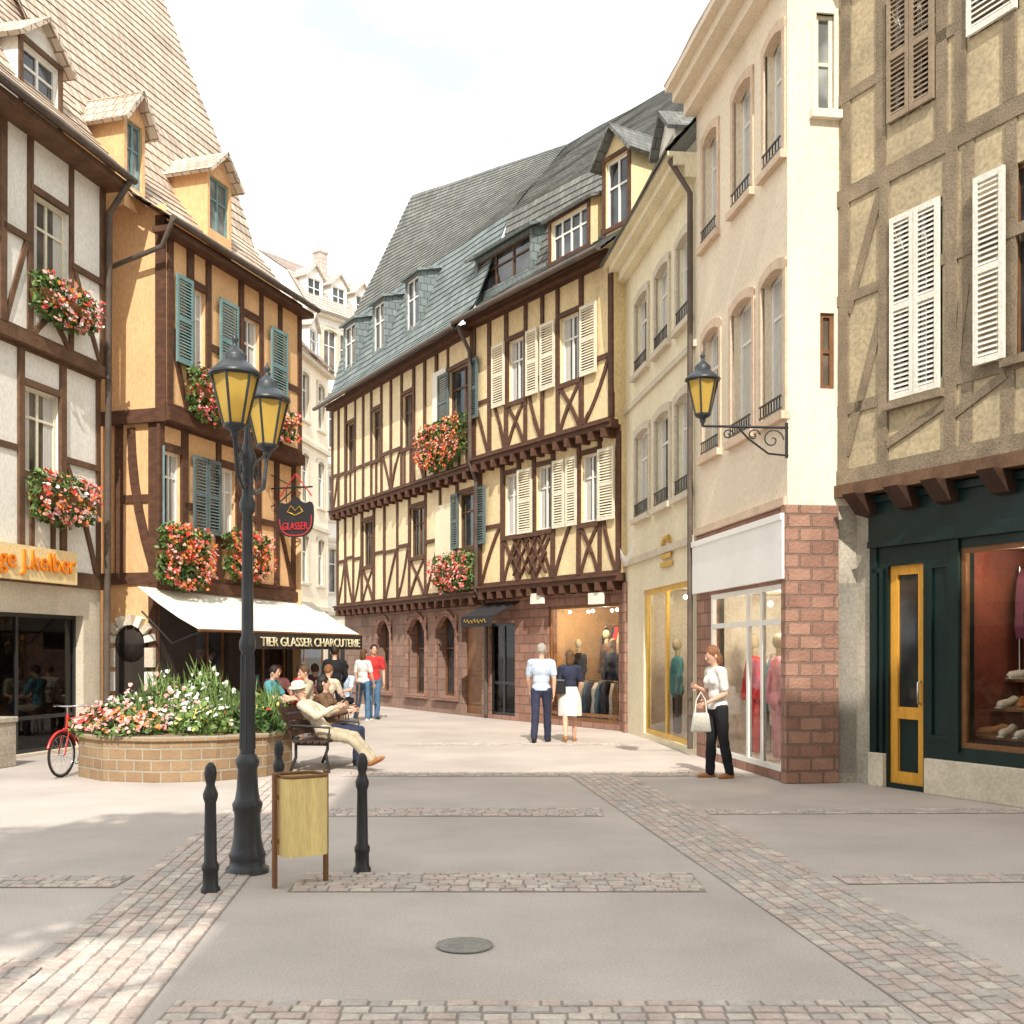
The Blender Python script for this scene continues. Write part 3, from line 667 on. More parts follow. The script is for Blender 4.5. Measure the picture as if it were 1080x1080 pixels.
# ---------------------------------------------------------------- ground
g=MB()
g.face([(-300,-300,0),(300,-300,0),(300,300,0),(-300,300,0)]); struct(g.build('ground',['asphalt']))
def cobble_band(p,q,w,sx=.125,sy=.095,seed=1,name='cobble_paving',zb=.004):
    rnd=random.Random(seed); p=V((p[0],p[1],0)); q=V((q[0],q[1],0)); d=q-p; L=d.length
    b=MB(); b.face([(0,-w/2,0),(L,-w/2,0),(L,w/2,0),(0,w/2,0)],3)
    rows=max(1,round(w/sy)); ry=w/rows
    for j in range(rows):
        x=rnd.uniform(-.1,0)
        while x<L:
            l=sx*rnd.uniform(.7,1.3); x0=max(x,0)+.006; x1=min(x+l,L)-.006; x+=l
            if x1-x0<.03: continue
            y0=-w/2+j*ry+.006+rnd.uniform(-.004,.004);y1=y0+ry-.012
            h=rnd.uniform(.005,.013); i=.016
            tl=[h+rnd.uniform(-.003,.003) for _ in range(4)]
            B=[(x0,y0,0.0005),(x1,y0,0.0005),(x1,y1,0.0005),(x0,y1,0.0005)]
            ii=min(i,(x1-x0)*.25,(y1-y0)*.25)
            mB=[(x0+.003,y0+.003,tl[0]*.7),(x1-.003,y0+.003,tl[1]*.7),(x1-.003,y1-.003,tl[2]*.7),(x0+.003,y1-.003,tl[3]*.7)]
            T=[(x0+ii,y0+ii,tl[0]),(x1-ii,y0+ii,tl[1]),(x1-ii,y1-ii,tl[2]),(x0+ii,y1-ii,tl[3])]
            b.add(B+mB+T,[(0,1,5,4),(1,2,6,5),(2,3,7,6),(3,0,4,7),(4,5,9,8),(5,6,10,9),(6,7,11,10),(7,4,8,11),(8,9,10,11)],rnd.choice((0,0,1,1,2)),False)
    o=b.build(name,['cobble_pink','cobble_grey','cobble_tan','mortar'],loc=(p.x,p.y,zb),rz=math.atan2(d.y,d.x)); struct(o)
cobble_band((1.08,14.6),(2.28,3.9),.78,seed=2)
cobble_band((-2.75,14.0),(-1.95,3.9),.78,seed=3)
cobble_band((-1.5,7.58),(1.3,7.58),.62,seed=4)
cobble_band((2.3,7.65),(8,8.0),.30,seed=5)
cobble_band((-9,7.6),(-2.7,7.6),.40,seed=6)
cobble_band((-1.9,10.9),(.9,10.9),.55,seed=7)
cobble_band((1.95,10.9),(6,11.0),.3,seed=8)
cobble_band((-2.2,14.3),(3.0,14.3),.5,seed=9)
cobble_band((-1.54,4.72),(1.75,4.72),.55,seed=10)
cobble_band((-5,4.95),(-2.35,4.95),1.5,seed=11)
cobble_band((2.6,4.6),(6,4.6),.5,seed=12)
cobble_band((-2.0,19.0),(2.0,19.0),.4,seed=13)
mh=thing('manhole_cover',gnd(490,5.93),0,'small round metal manhole cover in the foreground paving','manhole cover')
b=MB(); b.lathe([(.125,.004),(.155,.004),(.155,.012),(.125,.012)],32); b.build('rim',['cast_iron'],mh)
b=MB(); b.lathe([(0,.0045),(.122,.0045),(.122,.009),(0,.009)],32)
for i in range(-3,4):
    l=math.sqrt(.11**2-(i*.03)**2); b.box(-l,l,i*.03-.006,i*.03+.006,.0095,.013)
b.build('lid',['cast_iron'],mh)

# ---------------------------------------------------------------- M1 : half timbered house in the middle
def loc(H,p): return H.mw.inverted()@V(p)
KN=(-.05,26.8,12.4); RG=(1.64,31.5,16.3)
M1=House((-.576,26.5),(2.38,21.9),'cream half-timbered house with lattice balustrade over a lit clothes shop')
W=M1.W; j1,j2,ev=3.1,6.15,9.5; y1,y2=-.25,-.42
gr=M1.rect(578,653,640,771); gr=(gr[0],gr[1],.12,2.62); gl=M1.rect(512,543,655,762); gl=(max(gl[0],.1),gl[1],.1,2.3)
w=MB(); wall(w,0,W,0,j1,[gr,gl],0,.25); M1.b(w,'pier_wall',['sandstone'])
interior(M1,gr,0,1.9,'shop_warm'); shopwin(M1,gr,0,'brown_wood',(),(.06,)); interior(M1,gl,0,1.2,'shop_dark'); shopwin(M1,gl,0,'iron_black',(.5,),(.35,))
f1=[M1.rect(*q,y1) for q in ((566,582,497,560),(613,631,484,551),(532,546,512,568))]; f1=[(a,b,4.3,5.72) for a,b,_,_ in f1]
f2=[M1.rect(*q,y2) for q in ((536,553,372,432),(591,612,345,410))]; f2=[(a,b,7.3,8.7) for a,b,_,_ in f2]
w=MB(); wall(w,0,W,j1,j2,f1,y1,.16); wall(w,0,W,j2,ev,f2,y2,.16)
w.face([(0,y1,j1),(0,.3,j1),(W,.3,j1),(W,y1,j1)]); w.face([(0,y2,j2),(0,y1+.1,j2),(W,y1+.1,j2),(W,y2,j2)])
for u,s_ in ((0,-1),(W,1)):
    for (a,c,y) in ((0,j1,0),(j1,j2,y1),(j2,ev,y2)): w.face([(u,y,a),(u,5,a),(u,5,c),(u,y,c)])
M1.b(w,'wall',['plaster_cream'])
t=Tim(); rr=random.Random(5)
timber(t,0,W,j1,j2,y1,f1,.13,rr,'x',.55); timber(t,0,W,j2,ev,y2,f2,.13,rr,'x',.55,.42)
la=M1.rect(543,577,563,603,y1)
for i in range(4):
    st=(la[1]-la[0])/4; a=la[0]+st*i
    for k in (0,1):
        z=3.36+k*.42; t.tb(a,z,a+st,z+.42,.035,y1,.06); t.tb(a+st,z,a,z+.42,.035,y1,.06)
t.tb(la[0],4.22,la[1],4.22,.07,y1,.08)
M1.b(t,'timber_frame',['timber_dark'])
for z,y in ((j1,y1),(j2,y2),(ev,y2-.1)):
    b=MB(); b.box(-.02,W+.02,y-.11,y+.1,z-.07,z+.09); b.box(-.02,W+.02,y-.16,y-.1,z+.03,z+.075); M1.b(b,'jetty_beam',['timber_dark'])
joists(M1,0,W,j1-.072,y1-.14,.05,13,'timber_dark'); joists(M1,0,W,j2-.072,y2-.14,y1,13,'timber_dark')
for r in f1: window(M1,r,y1,'white_paint','glass',.12,1,(.66,),curt=True)
for r in f2: window(M1,r,y2,'white_paint','glass',.12,1,(.66,),curt=True)
for q in ((519,532,378,440),(555,567,362,425),(570,585,352,420),(612,629,322,402)):
    r=M1.rect(*q,y2-.06); shutter(M1,r[0],r[1],7.28,8.72,y2-.05,'cream_paint')
for q in ((546,561,503,566),(583,595,492,558),(597,608,488,557),(631,648,475,550)):
    r=M1.rect(*q,y1-.06); shutter(M1,r[0],r[1],4.28,5.74,y1-.05,'cream_paint')
rl=loc(M1,RG); rrg=loc(M1,(6.0,25.0,15.9)); kl=loc(M1,KN)
roof(M1,[(-.02,y2-.5,ev-.02),(0,.1,10.3),kl,rl],[(W+.2,y2-.5,ev-.02),(W+.2,.1,10.3),(W+.2,.95,12.3),rrg],'tile_slate',course=.2)
dormer(M1,*[M1.uv(505,300,.15)[0],M1.uv(565,300,.15)[0]],10.2,11.35,.05,1.6,'tile_slate_blue','tile_slate_blue','timber_dark',.95,'shed',.22,2)
dormer(M1,M1.uv(581,250,-.05)[0],M1.uv(625,250,-.05)[0],9.95,11.15,-.1,1.5,'plaster_cream','tile_slate','white_paint',.8,'shed',.14,3,trim='timber_dark')
dormer(M1,M1.uv(640,250,-.05)[0],M1.uv(670,250,-.05)[0],10.0,11.7,-.15,1.7,'plaster_cream','tile_slate','white_paint',.5,'gable',.22,1,trim='timber_dark')
b=MB(); b.slab([(.0,-.75,2.45),(gl[1]+.2,-.75,2.45),(gl[1]+.2,.0,2.8),(.0,.0,2.8)],.03); b.box(.0,gl[1]+.2,-.77,-.752,2.2,2.45)
aw=M1.b(b,'awning',['canvas_black']); b=MB(); pts=[(.15+.045*i,-.785,2.325+.045*math.sin(i*1.9)+.015*math.sin(i*.7)) for i in range(int(gl[1]/.045)-2)]; b.tube(pts,.008,5); M1.b(b,'script_lettering',['gold'],aw)
for px in (566,628):
    u,z=M1.uv(px,632,-.3); b=MB(); b.box(u-.2,u+.2,-.34,-.22,z-.1,z+.13); M1.b(b,'lamp_box',['canvas'])
for i in range(6):
    u=gr[0]+(gr[1]-gr[0])*(i+.5)/6; b=MB(); b.ell((u,.45+.2*(i%2),2.5),(.035,.035,.035)); M1.b(b,'spot_glow',['bulb'])
la_=bpy.data.lights.new('shop_light','POINT'); la_.energy=70; la_.color=(1,.78,.5); la_.shadow_soft_size=.15; lo=bpy.data.objects.new('shop_light',la_); COL.objects.link(lo); lo.parent=M1.root; lo.location=((gr[0]+gr[1])/2,.6,2.4)
for i,(m,lb) in enumerate((('cloth_black','mannequin in black jacket at the left of the lit shop window'),('cloth_brown','mannequin in brown jacket second from left in the lit shop window'),('cloth_navy','mannequin in navy jacket third from left in the lit shop window'),('cloth_plum','mannequin in plum jacket at the right of the lit shop window'))):
    u=gr[0]+(gr[1]-gr[0])*(i+.55)/4.1; mannequin(M1.world(u,.6+.3*(i%2),.14),M1.rz+R_(RN.uniform(-25,25)),m,lb,1.62+.2*(i%2))
rack(M1,gr[0]+.2,gr[1]-.2,1.45,.7,['cloth_black','cloth_brown','cloth_navy','cloth_red','cloth_khaki'],'high rack of dark clothes at the back of the lit shop window',1.5,3)
rack(M1,gr[0]+.5,gr[1]-.5,.35,.14,['cloth_navy','cloth_black','cloth_white','cloth_jeans'],'low rack of clothes at the front of the lit shop window',.85,4)
pipe(M1,[(.02,y2-.45,ev-.1),(.03,y2-.12,ev-.7),(.03,y2-.12,j2),(.03,y1-.12,j2-.4),(.03,y1-.12,j1),(.03,-.08,j1-.4),(.03,-.08,.1)],.05)
pipe(M1,[(-.05,y2-.55,ev-.02),(W+.2,y2-.55,ev-.02)],.065,'zinc','gutter')

# ---------------------------------------------------------------- M2 : long half timbered house with mansard roof
M2=House((-5.4,35.2),(-.576,26.5),'long cream half-timbered house with sandstone arches and steep slate roof'); W=M2.W
j1,j2,ev=3.0,6.05,9.4
ar=[M2.rect(*q) for q in ((398,412,655,738),(431,449,655,738),(461,481,655,740))]; ar=[(a,b,.45,2.55) for a,b,_,_ in ar]; dr=M2.rect(487,508,660,760); dr=(dr[0],dr[1],.05,2.35)
w=MB(); wall(w,0,W,0,j1,ar+[dr],0,.35); M2.b(w,'ground_wall',['sandstone_grey'])
for r in ar:
    surround(M2,r,0,'sandstone',.38,.12,.05); window(M2,r,.1,'brown_wood','glass',.2,1,(.6,))
d=MB(); d.box(dr[0],dr[1],.15,.2,dr[2],dr[3]); d.box(dr[0]+.1,dr[1]-.1,.13,.15,.3,1.0); d.box(dr[0]+.1,dr[1]-.1,.13,.15,1.15,2.2); M2.b(d,'door',['brown_wood'])
f1=[M2.rect(*q,y1) for q in ((383,394,545,598),(433,448,527,586),(484,510,508,577))]; f1=[(a,b,4.2,5.55) for a,b,_,_ in f1]
f2=[M2.rect(*q,y2) for q in ((366,374,440,492),(393,402,425,480),(425,436,402,466),(474,502,385,445))]; f2=[(a,b,7.2,8.65) for a,b,_,_ in f2]
w=MB(); wall(w,0,W,j1,j2,f1,y1,.16); wall(w,0,W,j2,ev,f2,y2,.16)
w.face([(0,y1,j1),(0,.3,j1),(W,.3,j1),(W,y1,j1)]); w.face([(0,y2,j2),(0,y1+.1,j2),(W,y1+.1,j2),(W,y2,j2)])
for (a,c,y) in ((0,j1,0),(j1,j2,y1),(j2,ev,y2)): w.face([(0,y,a),(0,5,a),(0,5,c),(0,y,c)])
M2.b(w,'wall',['plaster_cream2'])
t=Tim(); rr=random.Random(9); timber(t,0,W,j1,j2,y1,f1,.13,rr,'x',.7); timber(t,0,W,j2,ev,y2,f2,.13,rr,'|',.6,.35); M2.b(t,'timber_frame',['timber_dark'])
for z,y in ((j1,y1),(j2,y2),(ev,y2-.1)):
    b=MB(); b.box(-.02,W-.02,y-.11,y+.1,z-.07,z+.09); b.box(-.02,W-.02,y-.16,y-.1,z+.03,z+.075); M2.b(b,'jetty_beam',['timber_dark'])
joists(M2,0,W,j1-.072,y1-.14,.05,20,'timber_dark'); joists(M2,0,W,j2-.072,y2-.14,y1,20,'timber_dark')
for r in f1: window(M2,r,y1,'timber_brown','glass',.12,1,(.66,))
for r in f2: window(M2,r,y2,'timber_brown','glass',.12,1,(.66,))
for q in ((512,521,498,572),(476,483,512,578)): r=M2.rect(*q,y1-.06); shutter(M2,r[0],min(r[1],W-.05),4.2,5.58,y1-.05,'shutter_dark')
for q in ((462,473,395,452),(504,512,378,440)): r=M2.rect(*q,y2-.06); shutter(M2,r[0],min(r[1],W-.05),7.2,8.65,y2-.05,'shutter_dark')
b=MB(); r=M2.rect(461,480,508,570,y1); b.box(r[0],r[1],y1-.06,y1-.04,4.0,5.4); M2.b(b,'wall_panel',['sign_cream'])
r=M2.rect(458,472,398,470,y2); b=MB(); b.box(r[0],r[1],y2-.055,y2-.045,6.9,8.8); M2.b(b,'plaster_panel',['plaster_white'])
rl=loc(M2,(-3.29,36.0,16.7)); rr2=loc(M2,RG); k1=loc(M2,at(372,335,35.8)); k2=loc(M2,KN)
roof(M2,[(-.2,y2-.5,ev-.02),(-.15,y2+.05,10.0),k1],[(W,y2-.5,ev-.02),(W,y2+.05,10.0),k2],'tile_slate_blue','lower_roof',course=.2)
roof(M2,[k1,rl],[k2,rr2],'tile_slate','roof',course=.2)
g_=MB(); g_.face([(-.15,0,9.4),k1,rl,(0,5.2,9.4)]); M2.b(g_,'gable_wall',['tile_slate'])
for (a,b_) in ((370,383),(401,414),(436,451)):
    yy=.0; u0=M2.uv(a,345,yy)[0];u1=M2.uv(b_,345,yy)[0]
    dormer(M2,u0,u1,10.25,11.95,-.25,.9,'tile_slate_blue','tile_slate_blue','white_paint',.4,'shed',.12,1,'glass',.06)
flower_box(M2,M2.rect(447,502,440,500,y2),y2-.03,'red geranium box below the upper window where the two cream houses meet',RED,1.1,3)
flower_box(M2,M2.rect(462,511,580,628,y1),y1-.03,'leafy red flower box below the lower window beside the black awning',['bloom_red','bloom_pink'],1.0,4)
pipe(M2,[(-.2,y2-.55,ev-.02),(W,y2-.55,ev-.02)],.06,'zinc','gutter')

# ---------------------------------------------------------------- R3 : yellow house
R3=House((2.27,21.9),(2.86,16.9),'narrow pale yellow stuccoed house with tall windows above a yellow framed shop'); W=R3.W
ev=9.25; sh=R3.rect(679,731,625,783); sh=(sh[0],min(sh[1],W-.25),.1,2.75)
ws=[R3.rect(*q) for q in ((671,685,445,545),(692,707,432,540),(714,729,415,530))]; ws=[(a,b,4.15,5.75) for a,b,_,_ in ws]
wt=[R3.rect(*q) for q in ((671,684,288,372),(692,706,265,350),(715,729,238,330))]; wt=[(a,b,6.9,8.3) for a,b,_,_ in wt]
w=MB(); wall(w,0,W,0,ev,[sh]+ws+wt,0,.2); w.face([(0,0,0),(0,6,0),(0,6,ev+3),(0,0,ev)]); R3.b(w,'wall',['plaster_yellow'])
for r in ws+wt: surround(R3,r,0,'stone_pale',.06,.1); window(R3,r,0,'white_paint','glass',.14,1,(.7,),curt=True); guard(R3,r,0,.25)
interior(R3,sh,0,1.6,'shop_pale'); shopwin(R3,sh,0,'yellow_wood',(.45,),(),.09); shop_fill(R3,(sh[0]+sh[1])/2,.6,2.6,45)  # bulbs and light here are added to lift the dark interior
b=MB(); b.box(0,.22,-.06,.0,0,3.0); R3.b(b,'pier',['sandstone'])
for z,h_,p in ((3.3,.12,.06),(6.35,.1,.05)):
    b=MB(); b.box(0,W,-p,.02,z,z+h_); R3.b(b,'string_course',['stone_pale'])
b=MB(); b.box(-.1,W,-.18,.02,ev-.28,ev-.1); b.box(-.1,W,-.36,.02,ev-.1,ev+.03); b.box(-.1,W,-.46,.02,ev+.03,ev+.1); R3.b(b,'cornice',['plaster_yellow'])
roof(R3,[(-.1,-.48,ev+.1),(-.1,3.2,ev+4.3)],[(W,-.48,ev+.1),(W,3.2,ev+4.3)],'tile_slate')
u=R3.uv(706,150,.25)[0]; dormer(R3,u-.55,u+.55,ev+.15,ev+1.5,.2,2.2,'plaster_white','tile_slate','white_paint',.45,'gable',.16,1)
u,z=R3.uv(703,585,-.03)
em=MB(); em.box(u-.38,u+.38,-.05,-.03,z-.2,z-.12); em.box(u-.3,u+.3,-.05,-.03,z-.06,z+.02)
for i in range(9): a=math.pi*i/9;b_=math.pi*(i+1)/9; em.obox((u+.3*math.cos((a+b_)/2),-.04,z+.08+.22*math.sin((a+b_)/2)),(.06*math.sin((a+b_)/2),0,.06*math.cos((a+b_)/2)),(0,.012,0),(.02,0,.02))
R3.b(em,'gold_emblem',['gold'])
mannequin(R3.world(sh[0]+.7,.45,.1),R3.rz,'cloth_teal','mannequin in teal top behind the yellow framed shop window',1.6); mannequin(R3.world(sh[0]+1.9,.5,.1),R3.rz,'cloth_black','mannequin in black top behind the yellow framed shop window',1.65); mannequin(R3.world(sh[0]+3.2,.45,.1),R3.rz,'cloth_blue','mannequin in pale blue top behind the yellow framed shop window',1.6)
rack(R3,sh[0]+.2,sh[1]-.2,1.0,.1,['cloth_white','cloth_pink','cloth_beige','cloth_red','cloth_blue'],'rack of light clothes behind the yellow framed shop window',1.5,5)
bn=MB(); p0=V((-.1,-.1,3.75)); p1=V((2.2,-.35,3.6))
pts=[p0.lerp(p1,i/20)+V((0,0,-.25*math.sin(math.pi*i/20))) for i in range(21)]; bn.tube(pts,.006,5)
for i in range(1,20,2): p=pts[i]; bn.face([p+V((-.07,0,0)),p+V((.07,0,0)),p+V((0,0,-.2))])
R3.b(bn,'bunting',['white_paint'])
pipe(R3,[(W-.1,-.4,ev),(W-.08,-.08,ev-.5),(W-.08,-.08,.1)],.045)

# ---------------------------------------------------------------- R2 : cream corner house
R2=House((2.86,16.9),(3.36,13.3),'tall cream corner house with arched windows and sandstone corner pier'); W=R2.W; ev=10.25
sh=R2.rect(750,829,628,820); sh=(sh[0],W-.02,.12,2.45)
ws=[R2.rect(*q) for q in ((742,759,340,470),(772,794,312,452),(804,827,280,440))]; ws=[(a,b,4.55,6.4) for a,b,_,_ in ws]
wt=[R2.rect(*q) for q in ((742,757,120,243),(774,793,75,203),(807,826,28,163))]; wt=[(a,b,7.75,9.35) for a,b,_,_ in wt]
w=MB(); wall(w,0,W,3.4,ev,ws+wt,0,.22); w.face([(0,0,0),(0,6,0),(0,6,ev+2),(0,0,ev)])
R2.b(w,'wall',['plaster_pink'])
w=MB(); wall(w,0,W,0,3.4,[sh],0,.12); R2.b(w,'shop_wall',['sandstone'])
for r in ws+wt: surround(R2,r,0,'stone_trim',.09,.09,.025); window(R2,r,0,'white_paint','glass_warm',.18,1,(.72,),curt=True); guard(R2,r,0,.2)
b=MB(); b.box(.0,W,-.07,-.003,2.5,3.22); b.box(.0,W,-.09,-.003,3.22,3.3); sg=R2.b(b,'fascia_sign',['sign_white'])
interior(R2,sh,0,2.2,'shop_pale'); shopwin(R2,sh,0,'white_paint',(.52,.7),(.8,),.07,.06); shop_fill(R2,(sh[0]+sh[1])/2,.7,2.3,60)  # added bulbs and point light brighten the room behind the glass
b=MB(); b.box(0,W,-.05,.01,3.4,3.5); b2_=R2.b(b,'string_course',['stone_trim'])
b=MB(); b.box(-.02,W+.14,-.2,.0,ev-.35,ev-.15); b.box(-.02,W+.14,-.38,.0,ev-.15,ev); b.box(-.02,W+.14,-.5,.0,ev,ev+.09); R2.b(b,'cornice',['plaster_pink'])
roof(R2,[(-.05,-.5,ev+.09),(-.05,4,ev+4.2)],[(W+.2,-.5,ev+.09),(W+.2,4,ev+4.2)],'tile_brown')
S2=House((3.36,13.3),V((3.36,13.3,0))+R2.n*1.0,parent=R2); W2=S2.W
h1=S2.rect(860,879,15,118); h2=S2.rect(865,880,330,410)
w=MB(); wall(w,0,W2+3,3.4,ev+.0,[h1,h2],0,.14); w.face([(0,0,ev),(W2+3,0,ev),(W2+3,0,ev+4)]); S2.b(w,'side_wall',['plaster_pink'])
surround(S2,h1,0,'cream_paint',0,.05,.03); window(S2,h1,0,'cream_paint','glass_pale',.08,0,(.5,)); window(S2,h2,0,'brown_wood','glass_warm',.08,0,(.5,))
pr=MB(); pr.box(-.04,.64,-.05,.12,0,3.4); S2.b(pr,'corner_pier',['sandstone_pier'],bevel=.015)
w=MB(); wall(w,.64,W2+3,0,3.4,[],0); S2.b(w,'lower_side_wall',['stucco_grey'])
for i,(m,lb) in enumerate((('cloth_red','mannequin in red dress behind the white framed glass shopfront'),('cloth_pink','mannequin in pink dress behind the white framed glass shopfront'),('cloth_teal','mannequin in teal top behind the white framed glass shopfront'))):
    mannequin(R2.world(sh[0]+.45+i*.95,.5,.12),R2.rz,m,lb,1.6,bot=m if i<2 else 'cloth_black')
rack(R2,sh[0]+.2,sh[0]+1.5,.85,.12,['cloth_white','cloth_teal','cloth_beige','cloth_pink','cloth_navy'],'rack of pastel clothes at the left of the white framed shopfront',1.45,6)
rack(R2,sh[0]+1.8,sh[1]-.2,.8,.12,['cloth_red','cloth_pink','cloth_white','cloth_plum','cloth_blue'],'rack of red and pink clothes at the right of the white framed shopfront',1.45,7)

# ---------------------------------------------------------------- R1 : weathered timber house at right
R1=House((4.1,13.71),V((4.1,13.71,0))+V((.441,-.897,0))*7.2,'weathered tan half-timbered house above the dark green shopfront'); W=R1.W; yj=-.22; jz=3.62
ug=R1.uv(921,700)[0]; dr=R1.rect(938,975,597,832); dr=(dr[0],dr[1],.06,2.62); sw_=R1.rect(1014,1150,562,805); sw_=(sw_[0],W-.4,.55,2.75)
w=MB(); wall(w,0,ug,0,jz,[],0); R1.b(w,'stucco_wall',['stucco_grey'])
w=MB(); wall(w,ug,W,0,jz,[dr,sw_],-.02,.22); w.face([(ug,-.02,0),(ug,-.02,jz),(ug,.1,jz),(ug,.1,0)])
def panel(mb,u0,u1,z0,z1,y,t=.05,pr=.025):
    mb.box(u0,u1,y-pr,y,z0,z0+t);mb.box(u0,u1,y-pr,y,z1-t,z1);mb.box(u0,u0+t,y-pr-.001,y,z0+t,z1-t);mb.box(u1-t,u1,y-pr-.001,y,z0+t,z1-t)
R1.b(w,'shopfront',['green_paint'])
w=MB(); u,_=R1.uv(934,700); panel(w,ug+.02,u,.1,2.6,-.025); u2=R1.uv(980,700)[0]; u3=R1.uv(1008,700)[0]; panel(w,u2+.03,u3-.02,.62,2.6,-.025)
w.box(ug,W,-.10,-.022,2.85,2.93); w.box(ug,W,-.13,-.022,3.38,3.46); w.box(ug,W,-.08,-.022,2.93,3.38)
w.box(ug-.01,ug+.1,-.05,-.021,0,2.85); w.box(u3-.02,u3+.08,-.055,-.021,.5,2.85)
R1.b(w,'shopfront_trim',['green_paint'])
b=MB(); b.box(u2,W,-.09,-.022,0,.40); b.box(ug,dr[0]-.02,-.09,-.022,0,.4); R1.b(b,'plinth',['stone_pale'],bevel=.01)
d=MB(); a,c,z0,z1=dr; e=.08
d.box(a,a+.11,e-.06,e,z0,z1); d.box(c-.11,c,e-.06,e,z0,z1); d.box(a+.11,c-.11,e-.058,e,z0,z0+.14); d.box(a+.11,c-.11,e-.058,e,z1-.11,z1); d.box(a+.11,c-.11,e-.056,e,.82,.96); d.box(a+.11,c-.11,e-.02,e,z0+.14,.82,1)
do=R1.b(d,'door',['orange_wood','green_paint']); p=MB(); p.face([(a+.1,e-.03,.95),(c-.1,e-.03,.95),(c-.1,e-.03,z1-.1),(a+.1,e-.03,z1-.1)]); R1.b(p,'pane',['glass'],do)
p=MB(); p.tube([(c-.06,e-.06,1.0),(c-.06,e-.12,1.02),(c-.06,e-.12,1.25),(c-.06,e-.06,1.27)],.013); R1.b(p,'handle',['chrome'],do)
interior(R1,sw_,0,1.0,'shop_red'); shopwin(R1,sw_,0,'brown_wood',(.5,),(),.06,.06)
b=MB()
for k,(z,yy) in enumerate(((.68,.24),(.98,.46),(1.3,.68))): b.box(sw_[0],sw_[1],yy,yy+.22,z-.03,z)
R1.b(b,'display_shelf',['brown_wood'])
def shoe(p,rz,m,label,group):
    s=MB(); pts=[(-.15,.0,.09),(-.11,0,.095),(-.03,0,.062),(.05,0,.048),(.125,0,.04),(.165,0,.025)]; s.tube(pts,[.035,.046,.045,.05,.047,.02],12); s.box(-.165,-.105,-.03,.03,0,.06); s.box(-.1,.17,-.037,.037,0,.014)
    o=s.build('display_shoe',[m],loc=p,rz=rz); tag(o,label,'shoe',group)
for z,yy in ((.68,.33),(.98,.55),(1.3,.77)):
    for i in range(7):
        u=sw_[0]+.16+i*.2+RN.uniform(-.03,.03)
        mm=RN.choice(('leather_white','leather_white','leather_tan'))
        shoe(R1.world(u,yy,z+.002),R1.rz+R_(RN.uniform(-150,-30)),mm,('pale' if mm=='leather_white' else 'tan')+' shoe on a shelf in the window of the dark green shopfront','%s shoes in the green shopfront window'%('pale' if mm=='leather_white' else 'tan'))
rack(R1,sw_[0]+.1,sw_[0]+1.6,.8,1.32,['cloth_plum','cloth_black','cloth_brown','cloth_red','leather_tan'],'rail of dark leather clothes above the shoes in the green shopfront window',1.25,8)
lq=bpy.data.lights.new('display_fill','POINT'); lq.energy=24; lq.color=(1,.8,.58); lq.shadow_soft_size=.1; lo=bpy.data.objects.new('display_fill',lq); COL.objects.link(lo); lo.parent=R1.root; lo.location=(sw_[0]+.7,.25,2.6)  # added fill light to brighten the shoes, no fitting modelled
hz=[R1.rect(941,994,219,418,yj),R1.rect(1066,1110,165,372,yj),R1.rect(938,988,-20,118,yj),R1.rect(1022,1075,-80,25,yj)]
w=MB(); wall(w,0,W,jz,11,hz,yj,.16); w.face([(0,yj,jz),(0,.3,jz),(W,.3,jz),(W,yj,jz)]); w.face([(0,yj,jz),(0,yj,11),(0,6,11),(0,6,jz)]); w.face([(W,yj,jz),(W,6,jz),(W,6,11),(W,yj,11)])
R1.b(w,'wall',['plaster_tan'])
t=Tim(); zr=7.15
def T(x0,yy0,x1,yy1,wd=.15):
    a=R1.uv(x0,yy0,yj);c=R1.uv(x1,yy1,yj); t.tb(a[0],a[1],c[0],c[1],wd,yj,.014)
t.tb(0,jz+.1,W,jz+.1,.2,yj,.03); t.tb(0,zr,W,zr,.2,yj,.02); t.tb(0,4.55,W,4.55,.13,yj,.014); t.tb(0,zr+1.2,W,zr+1.2,.13,yj,.014); t.tb(0,5.9,W,5.9,.12,yj,.014)
for px in (890,932,1003,1020,1064): 
    u=R1.uv(px,300,yj)[0]; t.tb(u,jz+.2,u+.03,zr-.1,.15,yj,.014)
for px in (893,930,994,1014,1066):
    u=R1.uv(px,60,yj)[0]; t.tb(u,zr+.1,u,11,.15,yj,.014)
for i in range(3,8): u=hz[1][1]+.1+i*.55; t.tb(u,jz+.2,u,11,.14,yj,.014)
T(893,480,930,335,.12); T(895,330,930,200,.12); T(1003,430,1020,300,.1); T(1003,440,1062,395,.1); T(935,470,1000,425,.1)
R1.b(t,'timber_frame',['timber_grey'])
b=MB(); b.box(-.02,W,yj-.06,.02,jz-.13,jz+.02); R1.b(b,'jetty_beam',['timber_brown'])
for px in (906,950,990,1050,1120):
    u=R1.uv(px,505,-.25)[0]; b=MB(); b.hexa([(u-.11,-.2,jz-.36),(u+.11,-.2,jz-.36),(u+.11,.05,jz-.4),(u-.11,.05,jz-.4),(u-.11,-.42,jz-.131),(u+.11,-.42,jz-.131),(u+.11,.05,jz-.131),(u-.11,.05,jz-.131)]); R1.b(b,'bracket',['bench_wood'])
r=hz[0]; m_=(r[0]+r[1])/2; shutter(R1,r[0]+.01,m_-.005,r[2]+.02,r[3]-.01,yj-.02,'louvre_white'); shutter(R1,m_+.005,r[1]-.01,r[2]+.02,r[3]-.01,yj-.02,'louvre_white')
b=MB(); b.box(r[0]-.06,r[1]+.06,yj-.1,yj+.02,r[2]-.09,r[2]); R1.b(b,'window_sill',['timber_grey']); window(R1,r,yj)
r=hz[1]; window(R1,r,yj,'brown_wood','glass',.1,1); q=R1.rect(1030,1062,178,380,yj-.05); shutter(R1,q[0],q[1],r[2],r[3],yj-.07,'louvre_white')
